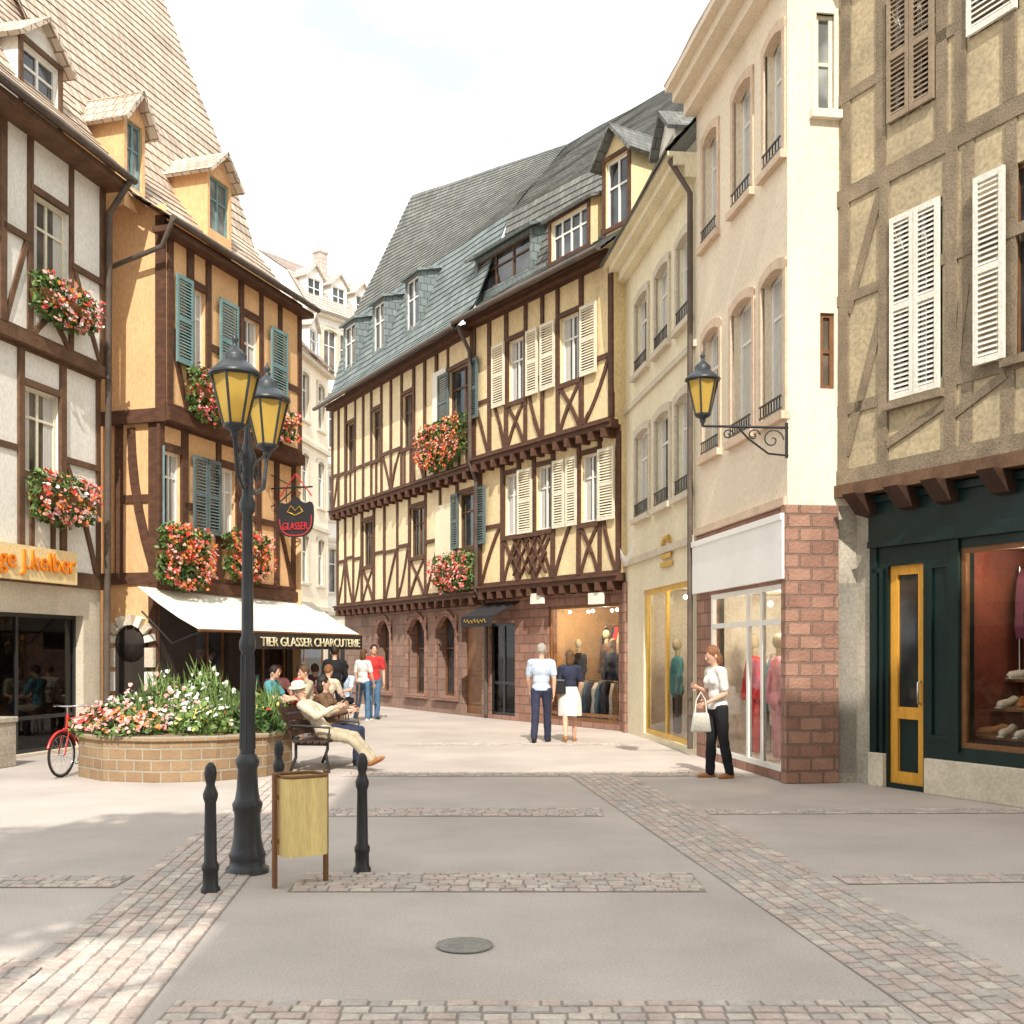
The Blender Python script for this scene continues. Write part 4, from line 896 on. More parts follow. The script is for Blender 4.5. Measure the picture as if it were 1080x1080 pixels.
b=MB(); b.box(r[0]-.06,r[1]+.06,yj-.1,yj+.02,r[2]-.09,r[2]); R1.b(b,'window_sill',['timber_grey'])
r=hz[2]; m_=(r[0]+r[1])/2; window(R1,r,yj); shutter(R1,r[0]+.01,m_-.005,r[2],r[3],yj-.02,'louvre_brown'); shutter(R1,m_+.005,r[1]-.01,r[2],r[3],yj-.02,'louvre_brown')
r=hz[3]; window(R1,r,yj); shutter(R1,r[0]+.01,r[1],r[2],r[3],yj-.02,'louvre_white')
roof(R1,[(-.1,-.8,10.9),(-.1,3.5,15)],[(W,-.8,10.9),(W,3.5,15)],'tile_brown')
pipe(R1,[(.02,yj-.45,10.9),(.03,yj-.15,9.9),(.03,yj-.12,jz+.3),(.08,-.1,jz-.2),(.08,-.08,.05)],.045)

# ---------------------------------------------------------------- L1 : white half timbered house at left
L1=House((-8.03,13.4),(-6.97,18.44),'white half-timbered house at the left edge with lettered sign'); W=L1.W; j1,j2,ev=2.75,6.3,9.6
op=L1.rect(-60,88,635,800); op=(.3,L1.uv(88,700)[0],.05,2.2)
f1=[L1.rect(24,63,415,500)]; f1=[(f1[0][0],f1[0][1],4.35,5.65)]; f2=[L1.rect(29,67,213,300)]; f2=[(f2[0][0],f2[0][1],7.25,8.6)]
w=MB(); wall(w,0,W,j1,j2,f1,0,.15); wall(w,0,W,j2,ev,f2,-.08,.15); w.face([(0,0,j1),(0,0,ev),(0,6,ev),(0,6,j1)]); w.face([(W,0,0),(W,6,0),(W,6,ev),(W,0,ev)]); L1.b(w,'wall',['plaster_white'])
w=MB(); wall(w,0,W,0,j1,[op],0,.3); L1.b(w,'ground_wall',['stone_pale'])
interior(L1,op,0,1.6,'shop_dark'); shopwin(L1,op,.1,'iron_black',(.33,.66),(.25,),.06)
t=Tim(); rr=random.Random(21); timber(t,0,W,j1,j2,0,f1,.13,rr,'|',.62,.55); timber(t,0,W,j2,ev,-.08,f2,.13,rr,'x',.62,.45)
L1.b(t,'timber_frame',['timber_brown'])
b=MB(); b.box(-.02,W+.02,-.16,.05,j2-.08,j2+.1); L1.b(b,'jetty_beam',['timber_brown'])
b=MB(); b.box(-.02,W+.02,-.06,.05,j1-.1,j1+.08); L1.b(b,'jetty_beam',['timber_brown'])
window(L1,f1[0],0,'cream_paint','glass_warm',.12,1,(.66,),curt=True); window(L1,f2[0],-.08,'cream_paint','glass_warm',.12,1,(.66,),curt=True)
r=L1.rect(-30,78,578,612,-.1); b=MB(); b.box(.6,r[1],-.16,-.062,2.68,3.2); sg=L1.b(b,'sign_board',['sign_amber'])
text('ge J.kelber','sign_lettering','letter_orange',sg,1.85,.38,(r[1]-1.0,-.175,2.94),ext=.02)
flower_box(L1,L1.rect(26,101,293,350,-.2),-.1,'upper pink and orange geranium box on the white half-timbered house',MIX,1.2,7); flower_box(L1,L1.rect(24,99,495,560,-.15),-.02,'lower pink and orange geranium box on the white half-timbered house',MIX,1.2,8)
roof(L1,[(-.1,-.55,ev-.05),(-.1,.2,10.4),(-.1,4.5,18)],[(W+.1,-.55,ev-.05),(W+.1,.2,10.4),(W+.1,4.5,18)],'tile_brown')
b=MB(); b.box(-.1,W+.1,-.5,-.02,ev-.2,ev-.08); L1.b(b,'eaves_board',['timber_brown'])
u0=L1.uv(2,60,.2)[0]; u1=L1.uv(62,60,.2)[0]; zz=L1.uv(30,112,.2)[1]; zt=L1.uv(30,45,.2)[1]
dormer(L1,u0+.3,u1,zz-.1,zt,.15,2.5,'plaster_white','tile_brown','white_paint',.45,'gable',.18,1,trim='timber_brown')
pipe(L1,[(W-.05,-.6,ev-.1),(W-.03,-.2,ev-.6),(W-.03,-.14,.1)],.055)
pipe(L1,[(-.1,-.6,ev-.05),(W+.1,-.6,ev-.05)],.06,'zinc','gutter')
b=MB(); b.box(0,.5,0,.4,0,.62); b.box(-.02,.52,-.02,.42,.62,.7); tag(b.build('planter_box',['stucco_grey'],loc=L1.world(1.6,-.65,0),rz=L1.rz,bevel=.015),'grey stone box standing against the shop at the left edge','box')

# ---------------------------------------------------------------- L2 : house with orange side wall
C=V((-6.2,19.0,0)); dd=V((.313,1,0)).normalized()
L2=House(C,C+dd*4.85,'orange and brown half-timbered house with blue-grey shutters and cream awning'); W=L2.W; AE=5.6; j1,j2,ev=2.8,5.75,9.1; y1,y2=-.05,-.2
f2=[L2.rect(*q,y2) for q in ((203,216,308,382),(256,273,335,395))]; f2=[(a,b,6.75,8.2) for a,b,_,_ in f2]
f1=[L2.rect(*q,y1) for q in ((172,191,472,548),(232,248,487,555))]; f1=[(a,b,3.85,5.15) for a,b,_,_ in f1]
w=MB(); wall(w,0,W,j1,j2,f1,y1,.15); wall(w,0,W,j2,ev,f2,y2,.15); w.face([(0,y2,j2),(0,.2,j2),(W,.2,j2),(W,y2,j2)]); w.face([(W,y2,0),(W,5,0),(W,5,ev),(W,y2,ev)]); L2.b(w,'wall',['plaster_orange'])
do=(1.2,2.3,.05,2.3); sw2=(2.8,4.6,.5,2.3)
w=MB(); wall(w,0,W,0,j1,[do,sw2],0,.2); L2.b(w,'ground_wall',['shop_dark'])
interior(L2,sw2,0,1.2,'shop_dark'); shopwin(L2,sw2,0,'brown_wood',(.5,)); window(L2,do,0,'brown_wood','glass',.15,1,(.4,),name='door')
t=Tim(); rr=random.Random(33); timber(t,0,W,j1,j2,y1,f1,.17,rr,'x',.6,.5); timber(t,0,W,j2,ev,y2,f2,.17,rr,'x',.6,.45); L2.b(t,'timber_frame',['timber_dark'])
b=MB(); b.box(-.04,W,y2-.1,.05,j2-.12,j2+.1); L2.b(b,'jetty_beam',['timber_dark']); b=MB(); b.box(-.04,W,y1-.08,.05,j1-.1,j1+.1); L2.b(b,'jetty_beam',['timber_dark'])
for r in f1: window(L2,r,y1,'white_paint','glass',.12,1,(.66,),curt=True)
for r in f2: window(L2,r,y2,'white_paint','glass',.12,1,(.66,),curt=True)
for q in ((185,202,292,378),(231,250,313,385),(285,302,338,402)): r=L2.rect(*q,y2-.06); shutter(L2,r[0],min(r[1],W),6.7,8.25,y2-.07,'shutter_blue')
for q,m_ in (((155,171,465,548),'shutter_blue'),((203,217,478,553),'shutter_dark'),((218,231,480,555),'shutter_dark')): r=L2.rect(*q,y1-.06); shutter(L2,max(r[0],.02),r[1],3.8,5.2,y1-.07,m_)
n_=L2.n; S=House(C+n_*1.15,C+V((0,0,0)),parent=L2)
w=MB(); wall(w,0,S.W+.2,j2,ev+.3,[],0); w.face([(-4,0,0),(0,0,0),(0,0,ev+.3),(-4,0,ev+.3)]); w.face([(S.W-.3,0,ev+.3),(-.3,0,11.6),(-3.4,0,19),(-4,0,ev+.3)]); S.b(w,'side_wall',['plaster_orange'])
w=MB(); wall(w,0,S.W,0,j2,[],.06); S.b(w,'lower_side_wall',['plaster_orange'])
t=Tim(); t.tb(S.W+.1,j2-.1,S.W+.1,ev+.1,.2,0,.03); t.tb(.0,j2-.02,S.W+.22,j2-.02,.24,0,.05); t.tb(S.W-.08,0,S.W-.08,j2-.1,.2,.06,.03); t.tb(.0,j1+.1,S.W,j1+.1,.2,.06,.04); t.curve(S.W-.1,j1+.3,S.W-.55,j2-.2,.16,.06,.1); t.tb(.35,j1+.2,.35,j2-.1,.16,.06); t.tb(.3,4.3,S.W-.1,4.3,.14,.06)
S.b(t,'side_timber',['timber_dark'])
b=MB(); um=.62; 
for i in range(15):
    if i<4: c=(um-.42,.25+i*.42); a=0
    elif i>10: c=(um+.42,.25+(14-i)*.42); a=0
    else: g_=math.pi*(1-(i-3.5)/7); c=(um+.42*math.cos(g_),1.75+.42*math.sin(g_)); a=g_
    b.obox((c[0],-.0,c[1]),(.09*math.cos(a) if a else .09,0,.09*math.sin(a) if a else 0),(0,.06,0),(-.06*math.sin(a) if a else 0,0,.06*math.cos(a) if a else .17),i%2)
S.b(b,'arch_surround',['plaster_white','stone_pale'])
b=MB(); b.box(um-.33,um+.33,.02,.055,0,1.75); b.lathe([(0,0),(.33,0),(.33,.03),(0,.03)],20,(0,0,0),mat4=Matrix.Translation((um,.05,1.75))@Matrix.Rotation(R_(90),4,'X')); S.b(b,'arched_door',['shop_dark'])
roof(L2,[(-.3,-.5,ev-.1),(-.35,.25,9.5),(-.8,1.0,10.5),(-1.3,1.5,12.0),(-2.4,4.7,19.8)],[(W+.15,-.5,ev-.1),(W+.15,.25,9.5),(W+.1,1.0,10.5),(W+.05,1.5,12.0),(W,4.7,19.8)],'tile_brown')
g_=MB(); g_.face([(W,0,ev),(W,4.7,ev),(W,4.6,19.4),(W,1.4,11.7),(W,.9,10.2)]); L2.b(g_,'gable_wall',['plaster_cream'])
b=MB(); b.box(-.25,W+.1,-.46,-.1,ev-.28,ev-.18); L2.b(b,'eaves_board',['timber_dark'])
pipe(L2,[(-.3,-.54,ev-.1),(W+.15,-.54,ev-.1)],.06,'zinc','gutter'); pipe(L2,[(-.28,-.52,ev-.15),(-.26,-.3,ev-.55),(-.2,.9,ev-.8),(-.18,1.1,ev-1.2)],.045)
for (a,b_,zb,zt,yf) in ((131,153,205,124,.3),(219,244,252,185,.25)):
    u0=L2.uv(a,(zb+zt)/2,yf)[0];u1=L2.uv(b_,(zb+zt)/2,yf)[0];um=(a+b_)/2; z0=L2.uv(um,zb,yf)[1];z1=L2.uv(um,zt,yf)[1]
    dormer(L2,u0,u1,z0-.3,z1,yf,1.6,'plaster_orange','tile_brown','shutter_blue',.38,'gable',.2,1,'glass_pale',.08,wb=.4)
flower_box(L2,L2.rect(164,226,550,630,-.3),y1-.05,'large orange and pink flower box above the awning, nearest the arched door',['bloom_orange','bloom_red','bloom_pink'],1.3,12); flower_box(L2,L2.rect(236,287,556,618,-.3),y1-.05,'orange and pink flower box above the awning, behind the street lamp',MIX[:3],1.1,13)
flower_box(L2,L2.rect(195,245,385,452,-.4),y2-.05,'green and red flower box under the upper window behind the lanterns',['bloom_red','bloom_pink'],.9,14); flower_box(L2,L2.rect(262,312,420,468,-.4),y2-.05,'red flower box under the upper floor beside the hanging sign',RED,1,15)
b=MB()
for i in range(8):
    a0=-.55+(AE+.65)*i/8; a1=-.55+(AE+.65)*(i+1)/8
    for k in range(3):
        s0=k/3;s1=(k+1)/3; sg_=lambda s:-.05*math.sin(math.pi*s)
        b.face([(a0,-1.22+1.2*s0,1.98+.74*s0+sg_(s0)),(a1,-1.22+1.2*s0,1.98+.74*s0+sg_(s0)),(a1,-1.22+1.2*s1,1.98+.74*s1+sg_(s1)),(a0,-1.22+1.2*s1,1.98+.74*s1+sg_(s1))],0,True)
aw=L2.b(b,'awning',['canvas'])
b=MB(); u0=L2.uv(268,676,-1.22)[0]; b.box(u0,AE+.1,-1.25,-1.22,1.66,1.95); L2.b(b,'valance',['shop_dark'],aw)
text('TIER GLASSER CHARCUTERIE','valance_lettering','letter_cream',aw,(AE-u0)*.95,.17,((u0+AE)/2+.05,-1.265,1.80))
b=MB(); b.tube([(-.55,-1.22,1.97),(AE+.1,-1.22,1.97)],.025); L2.b(b,'front_bar',['brown_wood'],aw)
for u in (-.4,2.6,4.7): b=MB(); b.tube([(u,-1.2,1.97),(u,-.6,1.75),(u,0,2.3)],.018); L2.b(b,'folding_arm',['iron_black'],aw)
hs=thing('hanging_sign',L2.world(3.85,0,0),L2.rz,'black hanging shop sign with red lettering on a wrought iron bracket','sign')
b=MB(); b.tube([(0,0,5.0),(0,-1.0,5.0)],.018); b.tube([(0,0,4.6),(0,-.3,4.75),(0,-.6,4.98)],.014); b.tube([(0,-.02,5.3),(0,-.4,5.1),(0,-.7,5.0)],.012); b.build('bracket',['iron_black'],hs)
b=MB(); b.tube([(0,-.25,4.82),(0,-.62,5.28),(0,-.98,4.82)],.016); b.build('top_frame',['letter_red'],hs)
b=MB(); o_=[]
for i in range(24):
    g_=2*math.pi*i/24; x=.41*math.copysign(abs(math.cos(g_))**.7,math.cos(g_)); z=.39*math.copysign(abs(math.sin(g_))**(.6 if math.sin(g_)>0 else .9),math.sin(g_)); o_.append((x,z+(.07*math.cos(2*math.pi*x/.4) if z>0 else 0)))
b.face([(-.02,-.62+x,4.36+z) for x,z in reversed(o_)]); b.face([(.02,-.62+x,4.36+z) for x,z in o_])
for i in range(24): a=o_[i];c=o_[(i+1)%24]; b.face([(-.02,-.62+a[0],4.36+a[1]),(-.02,-.62+c[0],4.36+c[1]),(.02,-.62+c[0],4.36+c[1]),(.02,-.62+a[0],4.36+a[1])])
b.tube([(0,-.4,4.7),(0,-.4,5.0)],.01); b.tube([(0,-.84,4.7),(0,-.84,5.0)],.01); b.build('board',['canvas_black'],hs)
b=MB(); b.tube([(0,-.62+x*.9,4.36+z*.9) for x,z in o_[12:]+o_[:1]],.024,8); b.build('border',['letter_red'],hs)
text('GLASSER','lettering','letter_red',hs,.58,.15,(-.03,-.62,4.2),rot=Matrix.Rotation(R_(-90),3,'Z'))
b=MB(); b.tube([(-.03,-.62-.18,4.5),(-.03,-.62-.1,4.6),(-.03,-.62,4.52),(-.03,-.62+.1,4.62),(-.03,-.62+.18,4.5),(-.03,-.62,4.42)],.014,6,0,True); b.build('emblem',['gold'],hs)

# ---------------------------------------------------------------- far houses closing the street
def far_house(A,B,ev,rz_,cols,rows,wm,rm,label,fm='white_paint',dor=2,gr='stone_pale',chim=None):
    H=House(A,B,label); W=H.W; hs=[]
    for j in range(rows):
        for i in range(cols):
            c=W*(i+.5)/cols; z=3.6+(ev-3.6)*j/rows; hs.append((c-.42,c+.42,z+.75,z+(ev-3.6)/rows-.55))
    w=MB(); wall(w,0,W,3.3,ev,hs,0,.18); w.face([(0,0,0),(0,0,ev),(0,7,ev),(0,7,0)]); w.face([(W,0,0),(W,7,0),(W,7,ev),(W,0,ev)]); H.b(w,'wall',[wm])
    w=MB(); g2=(.5,W-.5,.1,2.7); wall(w,0,W,0,3.3,[g2],0,.2); H.b(w,'ground_wall',[gr]); interior(H,g2,0,1.2,'shop_dark'); shopwin(H,g2,0,'brown_wood',(.33,.66))
    for r in hs: surround(H,r,0,'stone_pale',.1,.12); window(H,r,0,fm,'glass_warm',.14,1,(.65,))
    for j in range(rows+1):
        z=3.3+(ev-3.4)*j/rows; b=MB(); b.box(-.05,W+.05,-.12-(.15 if j==rows else 0),.02,z,z+.16); H.b(b,'cornice',['stone_pale'])
    k=(rz_-ev)/4.5
    roof(H,[(-.2,-.4,ev+.1),(0,1.2,ev+2.6*k),(0,3.5,rz_)],[(W+.2,-.4,ev+.1),(W,1.2,ev+2.6*k),(W,3.5,rz_)],rm)
    b=MB(); b.face([(0,-.3,ev),(0,1.2,ev+2.5*k),(0,3.5,rz_),(0,7,ev)]); b.face([(W,-.3,ev),(W,7,ev),(W,3.5,rz_),(W,1.2,ev+2.5*k)]); H.b(b,'gable_wall',[wm])
    for i in range(dor):
        c=W*(i+.5)/dor; dormer(H,c-.5,c+.5,ev+.3,ev+1.75,.2,2,'plaster_white',rm,'white_paint',.5,'gable',.15,1)
    if chim:
        cu=W*chim; b=MB(); b.box(cu,cu+.5,2.6,3.1,rz_-1.2,rz_+.6); b.box(cu-.05,cu+.55,2.55,3.15,rz_+.6,rz_+.7); b.lathe([(.1,0),(.08,.35)],10,(cu+.2,2.85,rz_+.7)); H.b(b,'chimney',['tile_pink'])
    return H
a=gnd(272,38);b_=gnd(346,46); far_house((a.x,a.y),(b_.x,b_.y),13.2,16.2,4,3,'plaster_pink','tile_pink','pale sandstone house far up the street behind the hanging sign',dor=3)
a=gnd(322,49);b_=gnd(420,54); far_house((a.x,a.y),(b_.x,b_.y),17.0,20.6,6,4,'plaster_white','tile_pink','farthest white house with dormers closing the street',dor=4,chim=.55)
for (x0,x1,y,ev,rd,lb) in ((-.6,14,-3.2,13.5,19.3,'unseen tall house added behind the viewer to shade the paving'),(-18,-3.7,-3.2,10.5,14.4,'unseen lower house added behind the viewer to shade the paving at left')):  # out-of-view houses added to cast the foreground shade
    H=House((x1,y),(x0,y),lb); W=H.W
    hs=[(W*(i+.5)/6-.5,W*(i+.5)/6+.5,z,z+1.6) for i in range(6) for z in (4,7)]
    w=MB(); wall(w,0,W,0,ev,hs,0,.2); w.face([(0,0,0),(0,0,ev),(0,8,ev),(0,8,0)]); w.face([(W,0,0),(W,8,0),(W,8,ev),(W,0,ev)]); H.b(w,'wall',['plaster_white'])
    w=MB(); w.face([(0,0,ev),(0,3,rd),(0,8,ev)]); w.face([(W,0,ev),(W,8,ev),(W,3,rd)]); H.b(w,'gable_wall',['plaster_white'])
    for r in hs: window(H,r,0)
    roof(H,[(0,-.3,ev),(0,3,rd)],[(W,-.3,ev),(W,3,rd)],'tile_brown'); roof(H,[(W,8.3,ev),(W,3,rd)],[(0,8.3,ev),(0,3,rd)],'tile_brown','rear_roof')
# leafy crown out of view, added between the two houses to dapple the paving
tr=thing('shade_tree',(-1.9,-3.0,0),0,'unseen leafy crown and trunk added behind the viewer to shade the paving','shade_tree')
b=MB(); b.tube([(0,0,0),(.05,.05,3),(-.05,0,6),(.05,.05,9.4)],[.17,.14,.11,.06],10); rt=random.Random(3)
for i in range(9):
    a=i*2.4; z=7.6+i*.45; b.tube([(0,0,z-1),(.6*math.cos(a),.6*math.sin(a),z),(1.3*math.cos(a),1.1*math.sin(a),z+.7)],[.05,.035,.015],6)
b.build('trunk',['bark'],tr); b=MB()
for i in range(5200):
    d=V((rt.gauss(0,1),rt.gauss(0,1),rt.gauss(0,1))).normalized(); q=rt.random()**.4*(1+.35*noise.noise(d*2)); b.leaf((d.x*1.9*q,d.y*1.5*q,10.9+d.z*1.7*q),rt.uniform(.1,.2),rt,rt.randrange(3))
b.build('crown',['leaf','leaf_light','leaf_dark'],tr)

# ---------------------------------------------------------------- street lamp
def lantern(parent,c,hs=1.0,rot=.4):
    c=V(c); r0,r1,h=.085*hs,.175*hs,.37*hs
    g=MB(); g.lathe([(r0*.94,0),(r1*.94,h)],6,c,0,False,rot); g.build('lantern_glass',['lantern_glass'],parent)
    f=MB()
    for k in range(6):
        a=rot+k*math.pi/3; p=c+V((r0*math.cos(a),r0*math.sin(a),0)); q=c+V((r1*math.cos(a),r1*math.sin(a),h)); f.tube([p,q],.010*hs,6)
        a2=a+math.pi/3; f.tube([q,c+V((r1*math.cos(a2),r1*math.sin(a2),h))],.012*hs,6); f.tube([p,c+V((r0*math.cos(a2),r0*math.sin(a2),0))],.011*hs,6)
    f.lathe([(.02*hs,-.1*hs),(.035*hs,-.07*hs),(.03*hs,-.05*hs),(.07*hs,-.03*hs),(r0*1.05,-.01*hs),(r0*1.0,.005)],12,c); f.build('lantern_frame',['iron_lamp'],parent)
    t=MB(); z=h; t.lathe([(r1*1.12,z),(r1*1.14,z+.015*hs),(r1*.95,z+.045*hs),(r1*.6,z+.10*hs),(r1*.5,z+.11*hs),(r1*.52,z+.15*hs),(r1*.3,z+.19*hs),(.02*hs,z+.22*hs),(.018*hs,z+.25*hs),(.03*hs,z+.27*hs),(.012*hs,z+.3*hs),(.004,z+.33*hs)],12,c,0,True,rot); t.build('lantern_cap',['iron_lamp'],parent)
sl=thing('street_lamp',gnd(261,7.93),0,'black cast iron street lamp with two amber lanterns beside the litter bin','street lamp')
b=MB(); b.lathe([(.155,0),(.155,.035),(.13,.05),(.125,.1),(.135,.13),(.12,.16),(.10,.25),(.092,.42),(.105,.47),(.11,.5),(.09,.53),(.078,.6),(.07,.75),(.085,.79),(.085,.82),(.06,.86)],20); b.build('base',['iron_lamp'],sl,bevel=0)
b=MB(); b.lathe([(.055,.86),(.046,1.6),(.06,1.63),(.06,1.68),(.044,1.72),(.038,2.6),(.055,2.63),(.06,2.68),(.04,2.74),(.045,2.95),(.07,3.0),(.05,3.06),(.03,3.12),(.012,3.3)],16); 
for k in range(8):
    a=k*math.pi/4; b.tube([(.052*math.cos(a),.052*math.sin(a),.9),(.045*math.cos(a),.045*math.sin(a),1.58)],.008,5)
b.build('post',['iron_lamp'],sl)
for e in ((.01,-.40,3.17),(.03,.50,3.20)):
    b=MB(); e=V(e); b.tube([(0,0,2.85),(e.x*.35,e.y*.35,2.78),(e.x*.8,e.y*.8,2.85),(e.x,e.y,e.z-.09)],.016,8)
    pts=[]
    for i in range(15): g_=i*.55; rr_=.1-.0062*i; pts.append(V((e.x*.45,e.y*.45,2.93))+V((e.x,e.y,0)).normalized()*rr_*math.cos(g_)+V((0,0,rr_*math.sin(g_))))
    b.tube(pts,.009,6); b.tube([(0,0,3.0),(e.x*.5,e.y*.5,3.03),(e.x,e.y,e.z-.06)],.01,6)
    b.build('arm',['iron_lamp'],sl); lantern(sl,e,.92)
wl=thing('wall_lantern',V((3.36,13.26,0)),0,'amber wall lantern on a scrolled iron bracket at the corner of the cream house','lantern')
tip=V(((742-540)*13.1/F-3.36,-.1,0)); zt=CH+(688-450)*13.1/F; b=MB()
b.tube([(-.02,0,zt-.35),(-.02,0,zt+.08)],.02); b.tube([(0,0,zt+.02),(tip.x,tip.y,zt+.02)],.016); b.tube([(0,0,zt-.32),(-.25,-.03,zt-.3),(-.5,-.05,zt-.12),(-.62,-.06,zt+.01)],.013)
for cx_,r0 in ((-.2,.14),(-.43,.08),(-.75,.07)):
    pts=[V((cx_,cx_*.1,zt-.13+.05*(r0<.1)))+V(((r0-r0*.055*i)*math.cos(i*.5),0,(r0-r0*.055*i)*math.sin(i*.5))) for i in range(17)]; b.tube(pts,.009,6)
b.tube([(tip.x,tip.y,zt+.02),(tip.x,tip.y,zt+.1)],.02); b.build('bracket',['iron_black'],wl)
lantern(wl,(tip.x,tip.y,zt+.16),1.1,.2)
# ---------------------------------------------------------------- bollards, bin, bench, planter, bicycle
PB=[(.075,0),(.075,.03),(.06,.05),(.058,.14),(.066,.16),(.066,.185),(.05,.21),(.043,.60),(.055,.63),(.058,.66),(.044,.69),(.032,.72),(.044,.76),(.048,.80),(.04,.84),(.02,.865),(.004,.87)]
b=MB(); b.lathe([(r*.86,z) for r,z in PB],20); b0=b.build('bollard',['iron_black'],loc=gnd(222,7.25)); tag(b0,'black iron bollard standing left of the street lamp','bollard','black bollards by the litter bin')
for p,lb in ((gnd(382,7.92),'black iron bollard standing right of the litter bin'),(gnd(294,9.1),'black iron bollard partly hidden behind the litter bin')):
    c=b0.copy(); COL.objects.link(c); c.location=p; c['label']=lb
bn=thing('litter_bin',gnd(317,7.5),R_(33),'yellowish metal litter bin between two brown posts','litter bin')
b=MB(); o_=[]; oi=[]
for sx,sy in ((1,-1),(1,1),(-1,1),(-1,-1)):
    for q in range(7):
        a=math.atan2(sy,sx)+ (q-3)*math.pi/12; o_.append((sx*.085+.075*math.cos(a),sy*.075+.075*math.sin(a))); oi.append((sx*.085+.065*math.cos(a),sy*.075+.065*math.sin(a)))
n=len(o_)
for i in range(n):
    p=o_[i];q=o_[(i+1)%n]; b.face([(p[0],p[1],.22),(q[0],q[1],.22),(q[0],q[1],.755),(p[0],p[1],.755)],0,True)
    p=oi[i];q=oi[(i+1)%n]; b.face([(q[0],q[1],.5),(p[0],p[1],.5),(p[0],p[1],.755),(q[0],q[1],.755)],0,True)
b.face([(p[0],p[1],.22) for p in reversed(o_)]); b.build('body',['bin_metal'],bn)
b=MB(); b.face([(p[0],p[1],.505) for p in oi]); b.build('liner',['canvas_black'],bn)
for sx in (-1,1): b=MB(); b.box(sx*.186-.014,sx*.186+.014,-.02,.02,0,.78); b.box(sx*.165-.012,sx*.165+.012,-.018,.018,.6,.63); b.box(sx*.165-.012,sx*.165+.012,-.018,.018,.3,.33); b.build('post',['brown_wood'],bn,bevel=.004)
b=MB(); b.tube([((p[0]+q[0])/2,(p[1]+q[1])/2,.757) for p,q in zip(o_,oi)],.012,8,0,True); b.build('rim',['brown_wood'],bn)
bc=thing('bench',bench_c,BR,'dark slatted bench beside the flower planter','bench')
for i in range(5): b=MB(); y=-.22+i*.095; b.box(-.75,.75,y-.04,y+.04,.40,.43); b.build('seat_slat',['bench_wood'],bc,bevel=.006)
for i in range(4): b=MB(); z=.53+i*.1; y=.24+i*.045; b.obox((0,y,z),(.75,0,0),(0,.012,.0),(0,.014,.042)); b.build('back_slat',['bench_wood'],bc)
for sx in (-1,1):
    b=MB(); x=sx*.62; b.tube([(x,-.26,0),(x,-.22,.25),(x,-.24,.38),(x,.2,.38),(x,.25,.5),(x,.42,.92)],.022); b.tube([(x,.28,0),(x,.2,.2),(x,.2,.38)],.022); b.tube([(x,-.24,.38),(x,-.27,.6),(x,.1,.62),(x,.3,.62)],.018); b.build('leg',['iron_black'],bc)
pc=gnd(199,14.75); pl=thing('planter',pc,0,'round brick planter filled with flowers in front of the awning','planter')
b=MB(); n=12; 
for i in range(n):
    a=2*math.pi*i/n;c=2*math.pi*(i+1)/n; P0=V((1.4*math.cos(a),1.4*math.sin(a),0));P1=V((1.4*math.cos(c),1.4*math.sin(c),0)); z=V((0,0,.5)); b.face([P0,P1,P1+z,P0+z],0,False,[(i*.725,0),(i*.725+.725,0),(i*.725+.725,.5),(i*.725,.5)])
b.build('wall',['planter_brick'],pl)
b=MB(); b.lathe([(1.22,.5),(1.43,.5),(1.44,.51),(1.44,.555),(1.43,.565),(1.22,.565)],12,sm=False); b.build('coping',['planter_brick'],pl)
b=MB(); b.lathe([(0,.52),(1.22,.54)],24); b.build('soil',['soil'],pl)
def clump(dx,dy,r,h,leafm,bm,label,nl=500,nb=200,seed=1,spike=False,bs=.034):
    rnd=random.Random(seed); t=thing('flowering_plant',pc+V((dx,dy,.53)),0,label,'plant','plants in the round brick planter')
    f=MB(); bl=MB()
    for i in range(nl):
        a=rnd.random()*6.283; q=math.sqrt(rnd.random()); hh=h*(1-q*q*.65)*(1+.5*noise.noise(V((math.cos(a)*q*2.5,math.sin(a)*q*2.5,seed))))
        x=r*q*math.cos(a); y=r*q*math.sin(a); z=hh*rnd.random()**.55
        if spike and rnd.random()<.55:
            l=rnd.uniform(.14,.30); d=V((rnd.gauss(0,.25),rnd.gauss(0,.25),1)).normalized()*l; s=V((rnd.gauss(0,1),rnd.gauss(0,1),0)).normalized()*.013; p=V((x,y,z)); f.face([p-s,p+s,p+d*.6+s*.7,p+d,p+d*.6-s*.7],rnd.randrange(len(leafm)))
        else: f.leaf((x,y,z),rnd.uniform(.035,.065),rnd,rnd.randrange(len(leafm)))
    for i in range(nb):
        a=rnd.random()*6.283; q=math.sqrt(rnd.random())*1.02; hh=h*(1-q*q*.65)*(1+.5*noise.noise(V((math.cos(a)*q*2.5,math.sin(a)*q*2.5,seed))))
        bl.bloom((r*q*math.cos(a),r*q*math.sin(a),hh*rnd.uniform(.7,1.12)),rnd.uniform(.6,1.2)*bs,rnd,rnd.randrange(len(bm)),V((0,-.6,.8)))
    for i in range(14): a=rnd.random()*6.283;q=rnd.random()*r*.7; f.tube([(q*math.cos(a)*.5,q*math.sin(a)*.5,0),(q*math.cos(a),q*math.sin(a),h*.75)],.006,4)
    f.build('foliage',leafm,t); bl.build('blossom',bm,t)
LF=['leaf','leaf_light','leaf_dark']
clump(-.95,-.45,.48,.34,LF,['bloom_pink','bloom_red','bloom_pink'],'low pink and red flowers at the left front of the planter',600,420,1)
clump(-.45,-.95,.45,.36,LF,['bloom_orange','bloom_pink','bloom_pink'],'low orange and pink flowers at the front of the planter',600,380,2)
clump(-.95,.3,.45,.48,LF,['bloom_pink','bloom_white'],'pink and white flowers at the far left of the planter',500,220,3)
clump(.0,-.35,.5,.50,['leaf','leaf_light'],['bloom_white','bloom_white','bloom_pink'],'white flowers in the middle of the planter',700,320,4)
